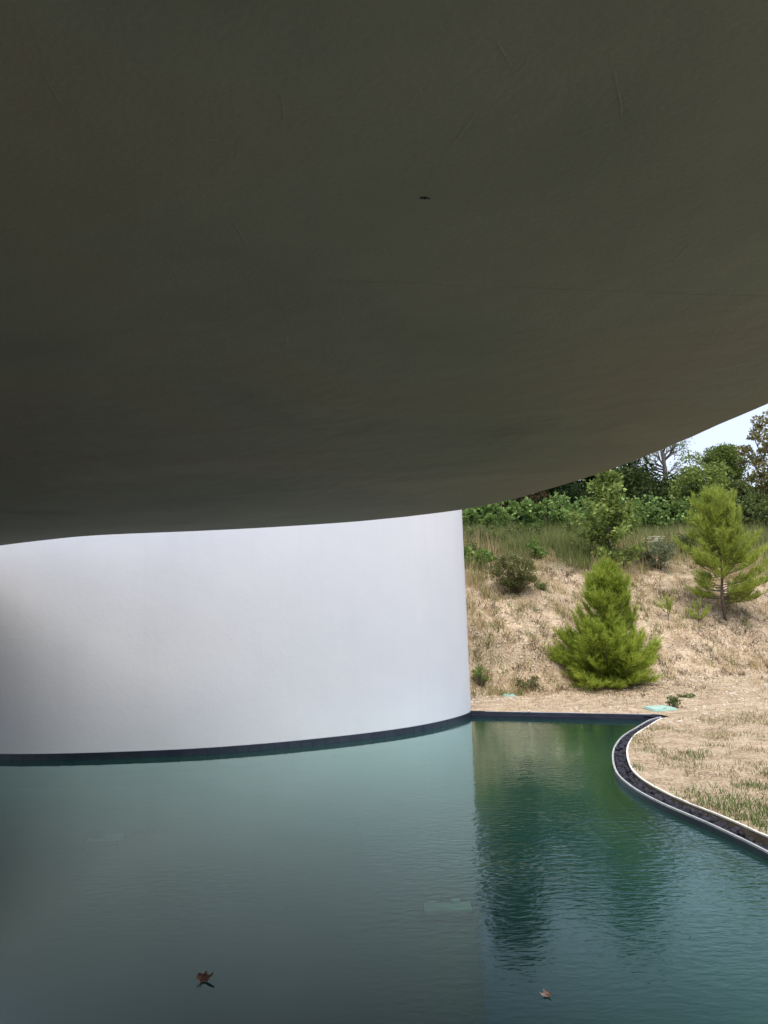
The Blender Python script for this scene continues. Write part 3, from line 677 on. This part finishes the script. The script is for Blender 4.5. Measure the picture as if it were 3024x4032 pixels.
shrub('vine_sprout', 'light green leafy bush in tall grass beside the white wall', 1880, 2240, .75, .5, MAT['weed'], 42, 900, .09, .14, 22)
shrub('vine_sprout', 'small bright green leafy sprout in the grass behind the olive green shrub', 2112, 2200, .42, .48, MAT['weed'], 43, 300, .085, .1, 12)
shrub('grey_shrub', 'grey green bramble bush between the oak sapling and the bare trunked pine', 2592, 2240, .85, .68, MAT['greyshrub'], 44, 2600, .05, .15, 40)
shrub('grey_shrub', 'dark green bramble bush touching the crown of the bare trunked pine', 2710, 2170, .6, .55, MAT['mid'], 45, 1500, .05, .14, 26)
shrub('low_weed', 'green feathery weed at the foot of the bank beside white wall', 1892, 2700, .30, .38, MAT['weed'], 46, 700, .028, .06, 16)
shrub('low_weed', 'dull green weed clump at the bank foot behind the narrow green cover', 2095, 2718, .55, .22, MAT['shrub'], 47, 900, .03, .08, 20)
shrub('low_weed', 'small dark green weed below the round olive shrub', 2125, 2322, .32, .17, MAT['mid'], 48, 500, .03, .06, 12)
shrub('low_weed', 'small dark green weed beside the square green cover', 2652, 2788, .19, .17, MAT['mid'], 49, 420, .028, .05, 10)
shrub('low_weed', 'low green weed patch in the middle of the sandy path', 2706, 2745, .30, .06, MAT['mid'], 50, 300, .03, .05, 10)
for k, (px, py) in enumerate(((1850, 2150), (1905, 2140), (1965, 2150), (2030, 2138), (2100, 2130), (2170, 2125), (1850, 2200), (2255, 2128))):
    shrub('tall_weed', 'tall leafy weed in the green grass below the vine row', px, py, .5, .5 + .12 * math.sin(k * 3), MAT['mid'], 500 + k, 650, .06, .12, 22, group='tall weeds along the top of the bank')
# white flowering umbel
p = on_ground(2582, 2190); ub = thing('umbel_plant', 'white flowering umbel plant above the grey green bramble bush', 'plant', (p[0], p[1], p[2]))
mb = MB(); fl = MB(); r = np.random.default_rng(5)
for k in range(9):
    tip = np.array([r.uniform(-.22, .22), r.uniform(-.1, .1), r.uniform(.36, .52)]); mb.tube(catmull([np.array([0, 0, -.03]), tip * .5, tip], 3), .006, 4)
    for _ in range(14): fl.box(tip + r.normal(size=3) * np.array([.05, .05, .008]), (.022, .022, .008), r.random())
link('stem', mb.mesh('stem'), MAT['weed'], ub); link('flower', fl.mesh('flower'), MAT['umbel'], ub)

# stakes
def stake(label, px, py, h, rad, lean, name='wooden_stake'):
    p = on_ground(px, py); mb = MB(); mb.tube([(0, 0, -.2), (lean * .5, 0, h * .5), (lean, .01, h - .02), (lean, .01, h)], [rad, rad * .95, rad * .9, rad * .5], 7)
    link(name, mb.mesh(name, True), MAT['wood'], None, p, label, 'stake')
stake('thin pale wooden stake on the bank near the white wall', 1947, 2395, .37, .010, -.01)
stake('thinner wooden post at the end of the vine row', 2643, 2108, .42, .016, -.01)
stake('thicker wooden post at the end of the vine row', 2665, 2108, .50, .026, 0)

# ------------------------------------------------------------------ vineyard row and trees behind the bank
r = np.random.default_rng(77); vi = 0
vx = [2.2, 3.05, 3.95, 4.8, 5.7, 6.6, 7.5, 8.4, 9.3, 10.3, 11.3, 12.3]
for k, x in enumerate(vx):
    y = foot(x) + 9.3 + .1 * r.normal(); z = float(terrain(x, y)); rv = np.random.default_rng(300 + k)
    v_ = thing('grape_vine', 'leafy green grape vine in the row along the top of bank', 'vine', (x, y, z), 'vines in the row behind the bank')
    mb = MB(); mb.tube([(0, 0, -.1), (.03, 0, .35), (-.02, .02, .7)], [.03, .025, .02], 6); link('stem', mb.mesh('stem', True), MAT['bark'], v_)
    C, P, off = crown_points(rv, 1500, 34, (.62, .34, .44), .17, .4, -.9); P[:, 2] += .72
    sh = []
    for s_ in range(9):
        bx = rv.uniform(-.55, .55); hh = rv.uniform(.12, .42); q = rv.random((16, 1)); sh.append(np.array([bx, rv.normal() * .15, 1.05]) + q * np.array([rv.normal() * .12, 0, hh]) + rv.normal(size=(16, 3)) * .03)
    P = np.vstack([P] + sh); off = np.vstack([off, rv.normal(size=(len(P) - len(off), 3))])
    link('foliage', leaf_mesh('foliage', P, .10, rv, .85, .25, off), MAT['vine'], v_)
BT = 'trees behind the vineyard'
def T(name, label, px, top, Y, half, depth, low, mat, seed, **kw):
    """tree whose crown reaches the sight line through (px, top) at distance Y; half: crown half width in metres; low: height of the crown's underside."""
    p = at_y(px, top, Y); z = float(terrain(p[0], Y)); h = p[2] - z + .05; rz = (h - low) / 2
    return tree(name, label, None, (float(p[0]), Y), h, (half, depth, rz * .92), MAT[mat], MAT[kw.pop('bark', 'bark')], seed, group=BT, cz=(low + rz) / h, **kw)
T('evergreen_tree', 'tall dark evergreen oak behind the vine row next to the white wall', 1930, 1330, 30.5, 1.25, 1.5, .2, 'dark', 101, nleaf=15000, nclump=90, clump=.7, leaf=.15, bottom=-1)
T('evergreen_tree', 'lower dark evergreen oak with leaves down to the vines', 2130, 1560, 29.5, 1.7, 1.7, .1, 'dark', 102, nleaf=13000, nclump=80, clump=.65, leaf=.14, bottom=-1)
T('evergreen_tree', 'tall pointed dark evergreen behind the oak sapling', 2335, 1370, 30.5, 1.15, 1.3, .2, 'dark', 104, nleaf=14000, nclump=80, clump=.6, leaf=.15, bottom=-1)
T('evergreen_tree', 'wide dark green tree between the oak sapling and the bare pine', 2500, 1838, 28.5, 1.75, 1.6, .1, 'dark2', 103, nleaf=16000, nclump=85, clump=.55, leaf=.12, bottom=-1)
T('evergreen_tree', 'dark evergreen filling the gap left of the oak sapling', 2225, 1480, 31.5, 1.3, 1.2, .1, 'dark', 116, nleaf=9000, nclump=60, clump=.6, leaf=.14, bottom=-1)
T('evergreen_tree', 'dark evergreen filling the gap right of the pointed evergreen', 2430, 1540, 31.5, 1.2, 1.2, .1, 'dark', 117, nleaf=9000, nclump=60, clump=.6, leaf=.14, bottom=-1)
T('evergreen_tree', 'dark reddish tinged evergreen low behind the vine row', 2010, 1900, 27.0, 1.3, 1.0, .1, 'darkred', 105, nleaf=7000, nclump=50, clump=.5, leaf=.12, bottom=-1)
T('evergreen_tree', 'small dark evergreen squeezed between taller ones behind the vine row', 2250, 1930, 27.0, 1.2, 1.0, .1, 'dark', 115, nleaf=7000, nclump=50, clump=.5, leaf=.12, bottom=-1)
T('round_pine', 'tall pine with dense round bright crown behind the paler broadleaf tree', 2832, 1735, 32.0, .80, .8, 2.0, 'crownpine', 106, nleaf=15000, nclump=75, clump=.34, leaf=.09, trunk_r=.13, shell=.25)
T('broadleaf_tree', 'mid green broadleaf tree in front of the round crowned pine', 2748, 1785, 26.6, 1.05, .9, .1, 'oak', 107, nleaf=15000, nclump=70, clump=.40, leaf=.095, shell=.2, bottom=-1)
T('broadleaf_tree', 'thin leaved shady tree between the round pine and browning oak', 2862, 1860, 29.0, .95, .8, .1, 'mid', 108, nleaf=7000, nclump=40, clump=.35, leaf=.11, bottom=-1)
T('browning_oak', 'tall oak with browning leaves reaching the canopy edge', 3050, 1600, 25.5, 1.15, 1.1, .9, 'oakdry', 109, nleaf=8000, nclump=75, clump=.28, leaf=.10, bark='barkgrey', shell=.45)
T('broadleaf_tree', 'low green bush at the foot of the browning oak', 2955, 1945, 25.0, 1.0, .7, .0, 'mid', 110, nleaf=5000, nclump=40, clump=.3, leaf=.09, trunk_r=.05, bottom=-1)
T('evergreen_tree', 'dark evergreen closing the wood behind the round pine', 2900, 1900, 36.0, 2.6, 1.6, .1, 'dark', 111, nleaf=9000, nclump=60, clump=.6, leaf=.15, bottom=-1)
T('broadleaf_tree', 'leafy green tree behind the browning oak', 3140, 1700, 30.0, 1.5, 1.2, .1, 'mid', 112, nleaf=8000, nclump=60, clump=.5, leaf=.13, bottom=-1)
for k, x in enumerate(np.arange(2.4, 16.5, 1.25)):
    T('undergrowth_bush', 'dark undergrowth bush under the trees behind the vine row', 1512 + x / 25.2 * FPX + 8 * math.sin(k * 7), 1985 + 14 * math.sin(k * 2.3), 25.6 + .5 * math.sin(k * 5), .95, .6, -.1, 'dark', 400 + k, nleaf=2600, nclump=24, clump=.32, leaf=.10, trunk_r=.04, bottom=-1, cat='bush')
# sparse old pine showing its bare limbs
x, y = float(at_y(2622, 1900, 36.0)[0]), 36.0; z = float(terrain(x, y)); bp = thing('bare_pine', 'old pine with bare spreading limbs and thin crown against the sky', 'tree', (x, y, z), BT)
r = np.random.default_rng(9); mb = MB(); tips = []; HB = float(at_y(2640, 1765, 36.0)[2]) - z
tk = catmull([np.array([0, 0, -.1]), np.array([-.05, 0, 2.2]), np.array([.02, 0, HB * .72]), np.array([-.1, 0, HB])], 5); mb.tube(tk, np.linspace(.17, .07, len(tk)), 8)
def limb(p0, d, L, rad, dep):
    d = d / np.linalg.norm(d); p1 = p0 + d * L * .5 + r.normal(size=3) * .05 * L; p2 = p0 + d * L + np.array([0, 0, .12 * L]); P = catmull([p0, p1, p2], 4); mb.tube(P, np.linspace(rad, rad * .5, len(P)), 5, False)
    if dep == 0: tips.append(p2); return
    for k in range(3 if dep > 1 else 4):
        q = P[int(len(P) * r.uniform(.45, .98))]; nd = d + r.normal(size=3) * .55 + np.array([0, 0, .18]); limb(q, nd, L * r.uniform(.45, .7), rad * .5, dep - 1)
for k in range(13):
    h_ = HB * r.uniform(.62, .97); b0 = np.array([0, 0, h_]); a = k * 2.4; limb(b0, np.array([math.cos(a), .6 * math.sin(a), .25 + 1.1 * (h_ / HB - .62)]), r.uniform(.55, .95), .05, 2)
link('trunk', mb.mesh('trunk', True), MAT['barkgrey'], bp)
tips = np.array(tips); sel = tips[(r.random(len(tips)) < .35) | ((tips[:, 0] > .5) & (tips[:, 2] > HB * .95))]
P = np.repeat(sel, 26, 0) + r.normal(size=(len(sel) * 26, 3)) * .13; link('crown', leaf_mesh('crown', P, .12, r, .25, .3), MAT['crownpine'], bp)

# ------------------------------------------------------------------ grass, litter, pebbles, stones
def scatter(n, x0, x1, y0, y1, dens, r):
    P = np.c_[r.uniform(x0, x1, n), r.uniform(y0, y1, n)]
    P = P[r.random(n) < dens(P[:, 0], P[:, 1])]; P = P[~inside(P, hole)]; P = P[~inside(P, WALL)]
    return np.c_[P, terrain(P[:, 0], P[:, 1]) - .004]
r = np.random.default_rng(21)
S_ = lambda x, y: y - foot(x)
tall = scatter(120000, .8, 14, 14, 26, lambda x, y: smst((S_(x, y) - 3.1 + 1.6 * (fbm(x * .8, y * .8, 31) - .5) * 2) / 1.6) * (.25 + .75 * (fbm(x * 1.3, y * 1.3, 32) > .45)) * np.where(S_(x, y) > 9, .3, 1), r)
isdry = fbm(tall[:, 0] * .9, tall[:, 1] * .9, 33) + .25 * (r.random(len(tall)) - .5) + .22 * np.clip((4.9 - S_(tall[:, 0], tall[:, 1])) / 1.5, -.8, 1) > .60
hg = lambda P, a, b: (a + (b - a) * r.random(len(P)) ** 1.6) * (.6 + .6 * fbm(P[:, 0], P[:, 1], 35))
A = tall[isdry]; blades('dry_grass', A, hg(A, .22, .75), r.uniform(.005, .010, len(A)), .28, MAT['straw'], r, kind='stuff', label='tall straw coloured dry grass on the upper bank', cat='grass')
A = tall[~isdry]; blades('green_grass', A, hg(A, .2, .62), r.uniform(.006, .012, len(A)), .35, MAT['grass'], r, kind='stuff', label='tall olive green grass along the top of the bank', cat='grass')
# tufts on the bank itself
tf = scatter(5200, .9, 13, 12.2, 20, lambda x, y: np.where(S_(x, y) > .2, .35 + .65 * smst((fbm(x * 1.2, y * 1.2, 41) - .42) / .2), .05) * np.where(x < 3.6 - .6 * (y - 13) * 0, 1.0, .5), r)
tb = np.repeat(tf, 22, 0); tb[:, :2] += r.normal(size=(len(tb), 2)) * .055; tb[:, 2] = terrain(tb[:, 0], tb[:, 1]) - .004
g = np.repeat(r.random(len(tf)), 22)
A = tb[g < .62]; blades('bank_straw', A, r.uniform(.05, .20, len(A)), r.uniform(.004, .008, len(A)), .9, MAT['straw'], r, kind='stuff', label='small withered straw tufts on the earth bank', cat='grass')
A = tb[g >= .62]; blades('bank_tufts', A, r.uniform(.04, .16, len(A)), r.uniform(.006, .011, len(A)), .8, MAT['grass'], r, kind='stuff', label='small green grass tufts on the earth bank', cat='grass')
tf = scatter(3600, .9, 13, 12.0, 19.5, lambda x, y: np.where(S_(x, y) > .0, .15 + .85 * smst((fbm(x * 1.6, y * 1.6, 43, 4) - .45) / .15), .06), r)
tb = np.repeat(tf, 16, 0); tb[:, :2] += r.normal(size=(len(tb), 2)) * .045; tb[:, 2] = terrain(tb[:, 0], tb[:, 1]) - .004
blades('dead_tufts', tb, r.uniform(.02, .11, len(tb)), r.uniform(.005, .010, len(tb)), 1.3, MAT['deadtuft'], r, kind='stuff', label='dark brown dead plant tufts on the earth bank', cat='grass')
# short thin lawn on the flat
def lawn_d(x, y):
    near = smst((3.4 - np.abs(x - (2.9 + .0 * y))) / 2.0) * smst((10.6 - y) / 1.5)
    return np.clip(smst((fbm(x * 2.2, y * 1.8, 51, 4) - .42) / .16) * (.12 + .88 * near), .02, 1) * np.where(S_(x, y) < .4, 1, 0)
A = scatter(150000, 1.6, 9, 4.4, 14, lawn_d, r); blades('thin_lawn', A, r.uniform(.012, .05, len(A)), r.uniform(.004, .008, len(A)), .9, MAT['turf'], r, kind='stuff', label='thin withered lawn on sandy soil beside the gutter', cat='grass')
def lush(x, y):
    d = np.min(np.hypot(x[:, None] - OUT_EDGE[::6, 0], y[:, None] - OUT_EDGE[::6, 1]), 1)
    strip = 1.3 * smst((.75 - d) / .4) * smst((6.9 - y) / 1.2) * smst((d - .05) / .04); pat = smst((fbm(x * 2.4, y * 2.4, 61) - .56) / .12) * smst((9.5 - y) / 2.5) * smst((2.2 - d) / 1.2) * .75
    return np.clip(strip + pat, 0, 1)
A = scatter(90000, 1.8, 6, 4.4, 10.5, lush, r); blades('green_turf', A, r.uniform(.015, .065, len(A)), r.uniform(.004, .008, len(A)), .8, MAT['turfgreen'], r, kind='stuff', label='fresh green turf along the outer rim of the gutter', cat='grass')
# litter and pebbles
bx, by = on_ground(2395, 2702)[:2]; qx, qy = on_ground(2858, 2442)[:2]
def litd(x, y):
    d1 = np.hypot(x - bx, (y - by + .3) * 1.2); d2 = np.hypot(x - qx - .5, y - qy + .3)
    return np.clip(np.exp(-(d1 / .95) ** 2) + .8 * np.exp(-(d2 / .9) ** 2) + .25 * smst((fbm(x * 1.5, y * 1.5, 71) - .45) / .2) * (S_(x, y) > -.2), 0, 1)
A = scatter(90000, .9, 13, 10, 19, litd, r); A[:, 2] += .012
lm = leaf_mesh('leaf_litter', A, .055, r, .3); co = np.empty(len(lm.vertices) * 3, np.float32); lm.vertices.foreach_get('co', co); co = co.reshape(-1, 4, 3)
ctr = co.mean(1, keepdims=True); co[:, :, 2:] = ctr[:, :, 2:] + (co[:, :, 2:] - ctr[:, :, 2:]) * .25; lm.vertices.foreach_set('co', co.astype(np.float32).ravel()); lm.update()
link('leaf_litter', lm, MAT['litter'], kind='stuff', label='brown needle and leaf litter under the young pines', cat='litter')
A = scatter(12000, .9, 12, 9.5, 19, lambda x, y: np.clip(.2 + .8 * smst((fbm(x * 1.1, y * 1.1, 81) - .35) / .3), 0, 1) * np.where(S_(x, y) > 5, .1, np.where(S_(x, y) < -.3, .25, 1)), r)
B_ = scatter(110000, .9, 13, 9, 20, lambda x, y: np.clip(.15 + .85 * smst((fbm(x * 2.6, y * 2.6, 91, 4) - .46) / .14), 0, 1) * np.where(S_(x, y) > -.2, .6, .07), r)
blades('thatch', B_, r.uniform(.008, .045, len(B_)), r.uniform(.006, .013, len(B_)), 2.2, MAT['thatch'], r, kind='stuff', label='matted dead grass and twigs covering the earth bank', cat='thatch')
arr = [(a[0], a[1], a[2] + .006, .010 + .028 * random.random() ** 3) for a in A]
merge_rocks('gravel', arr, MAT['stone'], .6, 200, kind='stuff', label='scattered small limestone gravel on the earth bank', cat='gravel')
rk = []
for k in range(5):
    v, f = rock_mesh('s', 300 + k, .6); me = mesh_np('limestone', v, f); me.materials.append(MAT['stone']); rk.append(me)
for px, py, w in [(2403, 2722, 13), (2568, 2722, 11), (2576, 2705, 12), (2640, 2716, 8), (2468, 2712, 9), (2446, 2727, 8), (2701, 2560, 14), (2678, 2587, 10), (2795, 2558, 10), (2760, 2550, 9), (2866, 2555, 12), (2915, 2548, 9), (2836, 2428, 12),
                  (2667, 2434, 11), (2780, 2620, 9), (2853, 2520, 8), (2160, 2326, 8), (2222, 2345, 11), (2145, 2485, 9), (2130, 2545, 9), (2180, 2572, 7), (2160, 2675, 10), (2063, 2527, 14), (1990, 2405, 8), (2030, 2660, 7), (2600, 2545, 13), (2912, 2640, 9), (2960, 2600, 9)]:
    p = on_ground(px, py); sc = w / FPX * p[1] * .55; o = link('limestone', random.choice(rk), None, None, p + np.array([0, 0, sc * .15]), 'pale limestone chunk lying on the dry earth bank', 'stone', 'limestone chunks on the bank')
    o.scale = (sc, sc, sc); o.rotation_euler = (0, 0, random.uniform(0, 6.28))

# ------------------------------------------------------------------ green access covers
def cover(label, px, py, w, d, rz):
    p = on_ground(px, py); t = thing('access_cover', label, 'cover', (p[0], p[1], p[2] + .004)); t.rotation_euler = (0, 0, rz)
    def slab(W_, D_, z0, z1, ch):
        P = [(-W_ / 2 + ch, -D_ / 2), (W_ / 2 - ch, -D_ / 2), (W_ / 2, -D_ / 2 + ch), (W_ / 2, D_ / 2 - ch), (W_ / 2 - ch, D_ / 2), (-W_ / 2 + ch, D_ / 2), (-W_ / 2, D_ / 2 - ch), (-W_ / 2, -D_ / 2 + ch)]
        n = 8; me = bpy.data.meshes.new('slab'); me.from_pydata([(x, y, z0) for x, y in P] + [(x * .985, y * .985, z1) for x, y in P], [], [tuple(range(n))[::-1], tuple(range(n, 2 * n))] + [(i, (i + 1) % n, n + (i + 1) % n, n + i) for i in range(n)]); me.update(); return me
    link('frame', slab(w, d, -.05, .012, .03), MAT['cover'], t); link('lid', slab(w - .035, d - .035, .012, .026, .025), MAT['cover'], t)
    mb = MB(); mb.box((0, -d * .36, .027), (.05, .016, .006)); link('grip_slot', mb.mesh('grip_slot'), MAT['fit_dark'], t)
cover('square mint green plastic cover by the pool corner', 2600, 2793, .36, .36, .12)
cover('narrow mint green plastic cover at the bank foot near the white wall', 2003, 2741, .20, .20, .05)

# ------------------------------------------------------------------ leaves floating on the water
def dead_leaf(label, px, py, outline, width, tilt, curl, mat, seed, stalk=None):
    p = at_z(px, py, .004); o = thing('dead_leaf', label, 'leaf', (p[0], p[1], .002))
    P = np.array(outline, float); P = P - P.mean(0); P[:, 1] *= -1; P *= width / np.ptp(P[:, 0])
    P[:, 1] /= math.sin(R(28) + tilt); Q = resample(P, width / 40, True); n = len(Q)
    Q = Q * (1 + .035 * np.random.default_rng(seed).normal(size=(n, 1))); K = 7
    V = [(0, 0, 0)]; Fa = []
    for k in range(1, K + 1): V += [(x * k / K, y * k / K, 0) for x, y in Q]
    V = np.array(V); u, v = V[:, 0] / width, V[:, 1] / width
    V[:, 2] = width * (curl(u, v) + .10 * (fbm(u * 6 + 9, v * 6, seed) - .5) + .03 * np.abs(np.sin(u * 9 + v * 4)))
    ca, sa = math.cos(tilt), math.sin(tilt); V = np.c_[V[:, 0], V[:, 1] * ca - V[:, 2] * sa, V[:, 1] * sa + V[:, 2] * ca]; V[:, 2] -= V[:, 2].min() - .0005
    for i in range(n):
        j = (i + 1) % n; Fa.append((0, 1 + i, 1 + j))
        for k in range(K - 1): a = 1 + k * n; b = a + n; Fa.append((a + i, b + i, b + j)); Fa.append((a + i, b + j, a + j))
    link('blade', mesh_np('blade', V, np.array(Fa), True), mat, o)
    if stalk:
        mb = MB(); mb.tube(stalk, [.0020, .0016, .0012], 5); link('stalk', mb.mesh('stalk', True), mat, o)
dead_leaf('dark brown lobed dead leaf floating in the wall reflection', 806, 3856, [(390, 700), (580, 705), (690, 690), (690, 570), (800, 560), (855, 640), (865, 780), (930, 770), (1060, 800), (1230, 750), (1250, 900), (1130, 1010), (1020, 1085), (900, 1090), (830, 1050), (740, 1080), (715, 1150), (620, 1220), (600, 1070), (430, 1060), (350, 1020), (375, 880), (395, 800)],
          .082, R(16), lambda u, v: .8 * u * u - .25 * np.abs(u) * v, MAT['deadleaf'], 3, [(-.004, -.03, .008), (-.010, -.045, .006), (-.013, -.062, .003)])
dead_leaf('pale curled dead leaf floating in the dark sky reflection', 2146, 3916, [(490, 575), (560, 580), (620, 612), (715, 590), (700, 470), (725, 425), (800, 480), (870, 520), (950, 560), (1020, 610), (1065, 665), (1055, 770), (940, 790), (760, 790), (680, 760), (600, 700), (540, 640)],
          .052, R(24), lambda u, v: .9 * u * u + .9 * v * v, MAT['paleleaf'], 4)

# ------------------------------------------------------------------ fittings on the pool floor
def fitting(label, px, py, parts, rz):
    p = at_z(px, py, -.32); t = thing('pool_fitting', label, 'pool fitting', (p[0], p[1], -.42)); t.rotation_euler = (0, 0, rz)
    for nm, mat, build in parts:
        mb = MB(); build(mb); link(nm, mb.mesh(nm), MAT[mat], t)
def lens(mb, c, a, b, h, k=18):
    n = len(mb.v)
    for zz, s in ((0, 1), (h * .7, .92), (h, .6)):
        for i in range(k): mb.v.append((c[0] + a * s * math.cos(6.2832 * i / k), c[1] + b * s * math.sin(6.2832 * i / k), c[2] + zz))
    for l in range(2):
        for i in range(k): mb.f.append((n + l * k + i, n + l * k + (i + 1) % k, n + (l + 1) * k + (i + 1) % k, n + (l + 1) * k + i))
    mb.f.append(tuple(n + 2 * k + i for i in range(k)))
fitting('submerged pale plate with dark flap and trailing hose on the pool floor', 415, 3290, [
    ('plate', 'fit_pale', lambda m: m.box((0, 0, .04), (.30, .22, .08))), ('plate_edge', 'fit_dark', lambda m: m.box((-.01, -.12, .06), (.31, .018, .04))),
    ('flap', 'fit_dark', lambda m: m.box((-.08, .06, .10), (.13, .09, .04), .25)), ('pump_body', 'fit_dark', lambda m: m.tube([(.14, .1, .06), (.22, .12, .06), (.36, .15, .06), (.40, .16, .06)], [.03, .045, .04, .02], 10)),
    ('hose', 'fit_dark', lambda m: m.tube(catmull([(.39, .16, .05), (.46, .2, .04), (.5, .26, .04), (.47, .31, .03)], 5), .008, 6))], .12)
fitting('submerged round drain lid and block with white tag on the pool floor', 1760, 3545, [
    ('base', 'fit_dark', lambda m: m.box((0, -.02, .03), (.34, .2, .06))), ('base_top', 'fit_pale', lambda m: m.box((0, -.05, .07), (.32, .13, .02))),
    ('lid', 'fit_pale', lambda m: lens(m, (-.1, .12, .0), .075, .06, .04)), ('block', 'fit_dark', lambda m: m.box((.05, .1, .04), (.17, .09, .06), .1)),
    ('tag', 'fit_white', lambda m: m.box((.06, .005, .09), (.055, .035, .02), .05))], .0)
